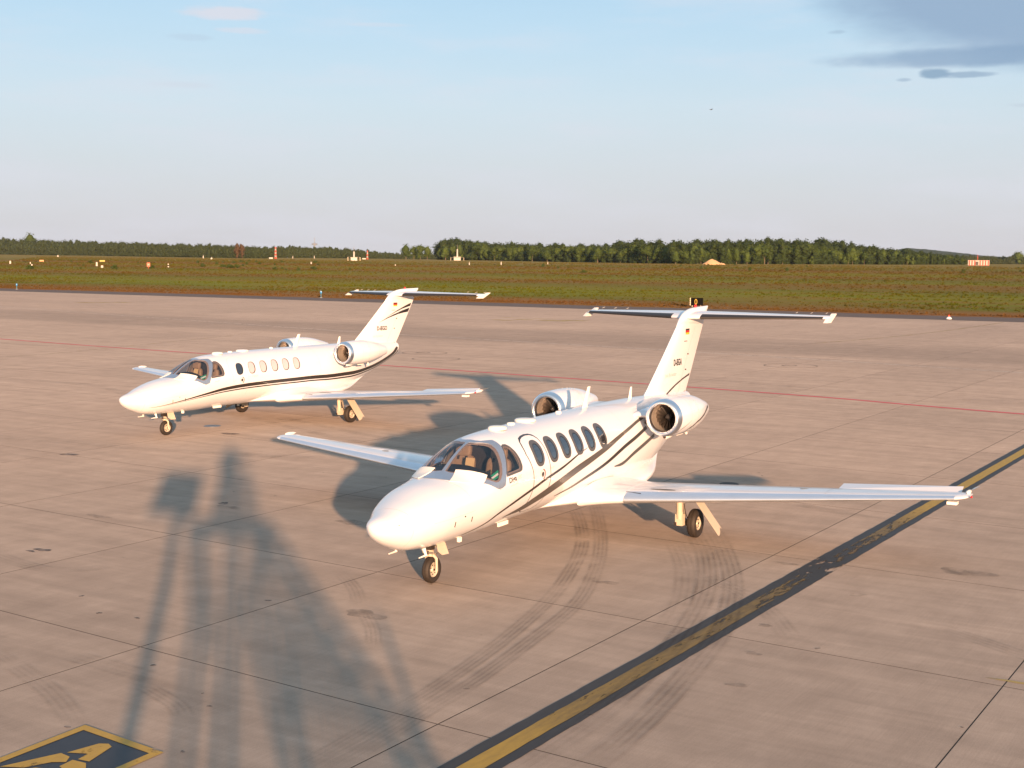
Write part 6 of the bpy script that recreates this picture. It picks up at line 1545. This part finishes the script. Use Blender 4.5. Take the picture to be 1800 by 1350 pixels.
cb = link('equipment_case', MB().box((-1.48, -.6, 4.43), (.90, .45, .74), Matrix.Rotation(rad(4), 3, 'Y')).mesh('equipment_case', mat('black_case', (.03, .03, .03), .6), bev=.02)); tag(cb, 'black equipment case standing on the access stand bracket behind the camera', 'case')
# photographer: one continuous skinned body standing on the platform, elbows out, camera at the eye
def photographer():
    J = {'pel': (-.35, -.78, 4.86, .19), 'sp1': (-.34, -.77, 5.03, .19), 'sp2': (-.33, -.74, 5.20, .21), 'nk': (-.34, -.72, 5.36, .085), 'hd': (-.35, -.66, 5.47, .125), 'hd2': (-.36, -.65, 5.56, .115),
         'hl': (-.46, -.78, 4.80, .10), 'kl': (-.50, -.74, 4.38, .07), 'al': (-.52, -.80, 3.99, .045), 'fl': (-.53, -.62, 3.96, .04), 'hr': (-.24, -.78, 4.80, .10), 'kr': (-.22, -.70, 4.38, .07), 'ar': (-.20, -.80, 3.99, .045), 'fr': (-.19, -.62, 3.96, .04),
         'sl': (-.52, -.74, 5.26, .075), 'el': (-.60, -.58, 5.02, .05), 'wl': (-.32, -.36, 5.13, .035), 'gl': (-.20, -.32, 5.17, .04), 'sr': (-.15, -.74, 5.26, .075), 'er': (.12, -.62, 5.05, .055), 'wr': (-.02, -.38, 5.16, .035), 'gr': (-.06, -.30, 5.20, .04)}
    E = [('pel', 'sp1'), ('sp1', 'sp2'), ('sp2', 'nk'), ('nk', 'hd'), ('hd', 'hd2'), ('pel', 'hl'), ('hl', 'kl'), ('kl', 'al'), ('al', 'fl'), ('pel', 'hr'), ('hr', 'kr'), ('kr', 'ar'), ('ar', 'fr'), ('sp2', 'sl'), ('sl', 'el'), ('el', 'wl'), ('wl', 'gl'), ('sp2', 'sr'), ('sr', 'er'), ('er', 'wr'), ('wr', 'gr')]
    ks = list(J); me = bpy.data.meshes.new('person'); me.from_pydata([J[k][:3] for k in ks], [(ks.index(a), ks.index(b)) for a, b in E], []); me.update()
    o = bpy.data.objects.new('person', me); COL.objects.link(o); sk = o.modifiers.new('skin', 'SKIN'); o.modifiers.new('sub', 'SUBSURF').levels = 2
    if not me.skin_vertices:
        bm = bmesh.new(); bm.from_mesh(me); bm.verts.layers.skin.verify(); bm.to_mesh(me); bm.free()
    for i, k in enumerate(ks): me.skin_vertices[0].data[i].radius = (J[k][3], J[k][3]); me.skin_vertices[0].data[i].use_root = (k == 'pel')
    dg = bpy.context.evaluated_depsgraph_get(); dg.update(); m2 = bpy.data.meshes.new_from_object(o.evaluated_get(dg)); bpy.data.objects.remove(o)
    m2.materials.clear(); m2.materials.append(mat('dark_jacket', (.05, .06, .08), .8)); m2.name = 'person'; m2.polygons.foreach_set('use_smooth', [True] * len(m2.polygons))
    return link('person', m2)
ph = photographer(); tag(ph, 'photographer in a dark jacket standing on the access stand, elbows out, holding a camera up', 'person')
cm_ = link('hand_camera', MB().box((-.13, -.27, 5.20), (.15, .08, .11)).lathe([(-.02, .04), (.10, .045)], 'y', (-.13, -.22, 5.20), 12, True, True).mesh('hand_camera', BLKS)); tag(cm_, 'black camera held up by the photographer on the stand', 'camera')

# ------------------------------------------------------------------ evening haze: one closed box of thin air round the whole place
hm = bpy.data.materials.new('haze'); hm.use_nodes = True; hn = hm.node_tree; hn.nodes.remove(hn.nodes['Principled BSDF'])
pv = hn.nodes.new('ShaderNodeVolumePrincipled'); pv.inputs['Density'].default_value = HAZE; pv.inputs['Color'].default_value = (.78, .88, 1.0, 1); pv.inputs['Anisotropy'].default_value = .2
hn.links.new(pv.outputs[0], hn.nodes['Material Output'].inputs['Volume'])
hz = MB().box((0, 4000, 53.9), (24000, 16000, 112)).build('haze', hm); tag(hz, kind='stuff'); hz['label'] = 'thin evening haze over the whole airfield'
HAZE_DONE = True
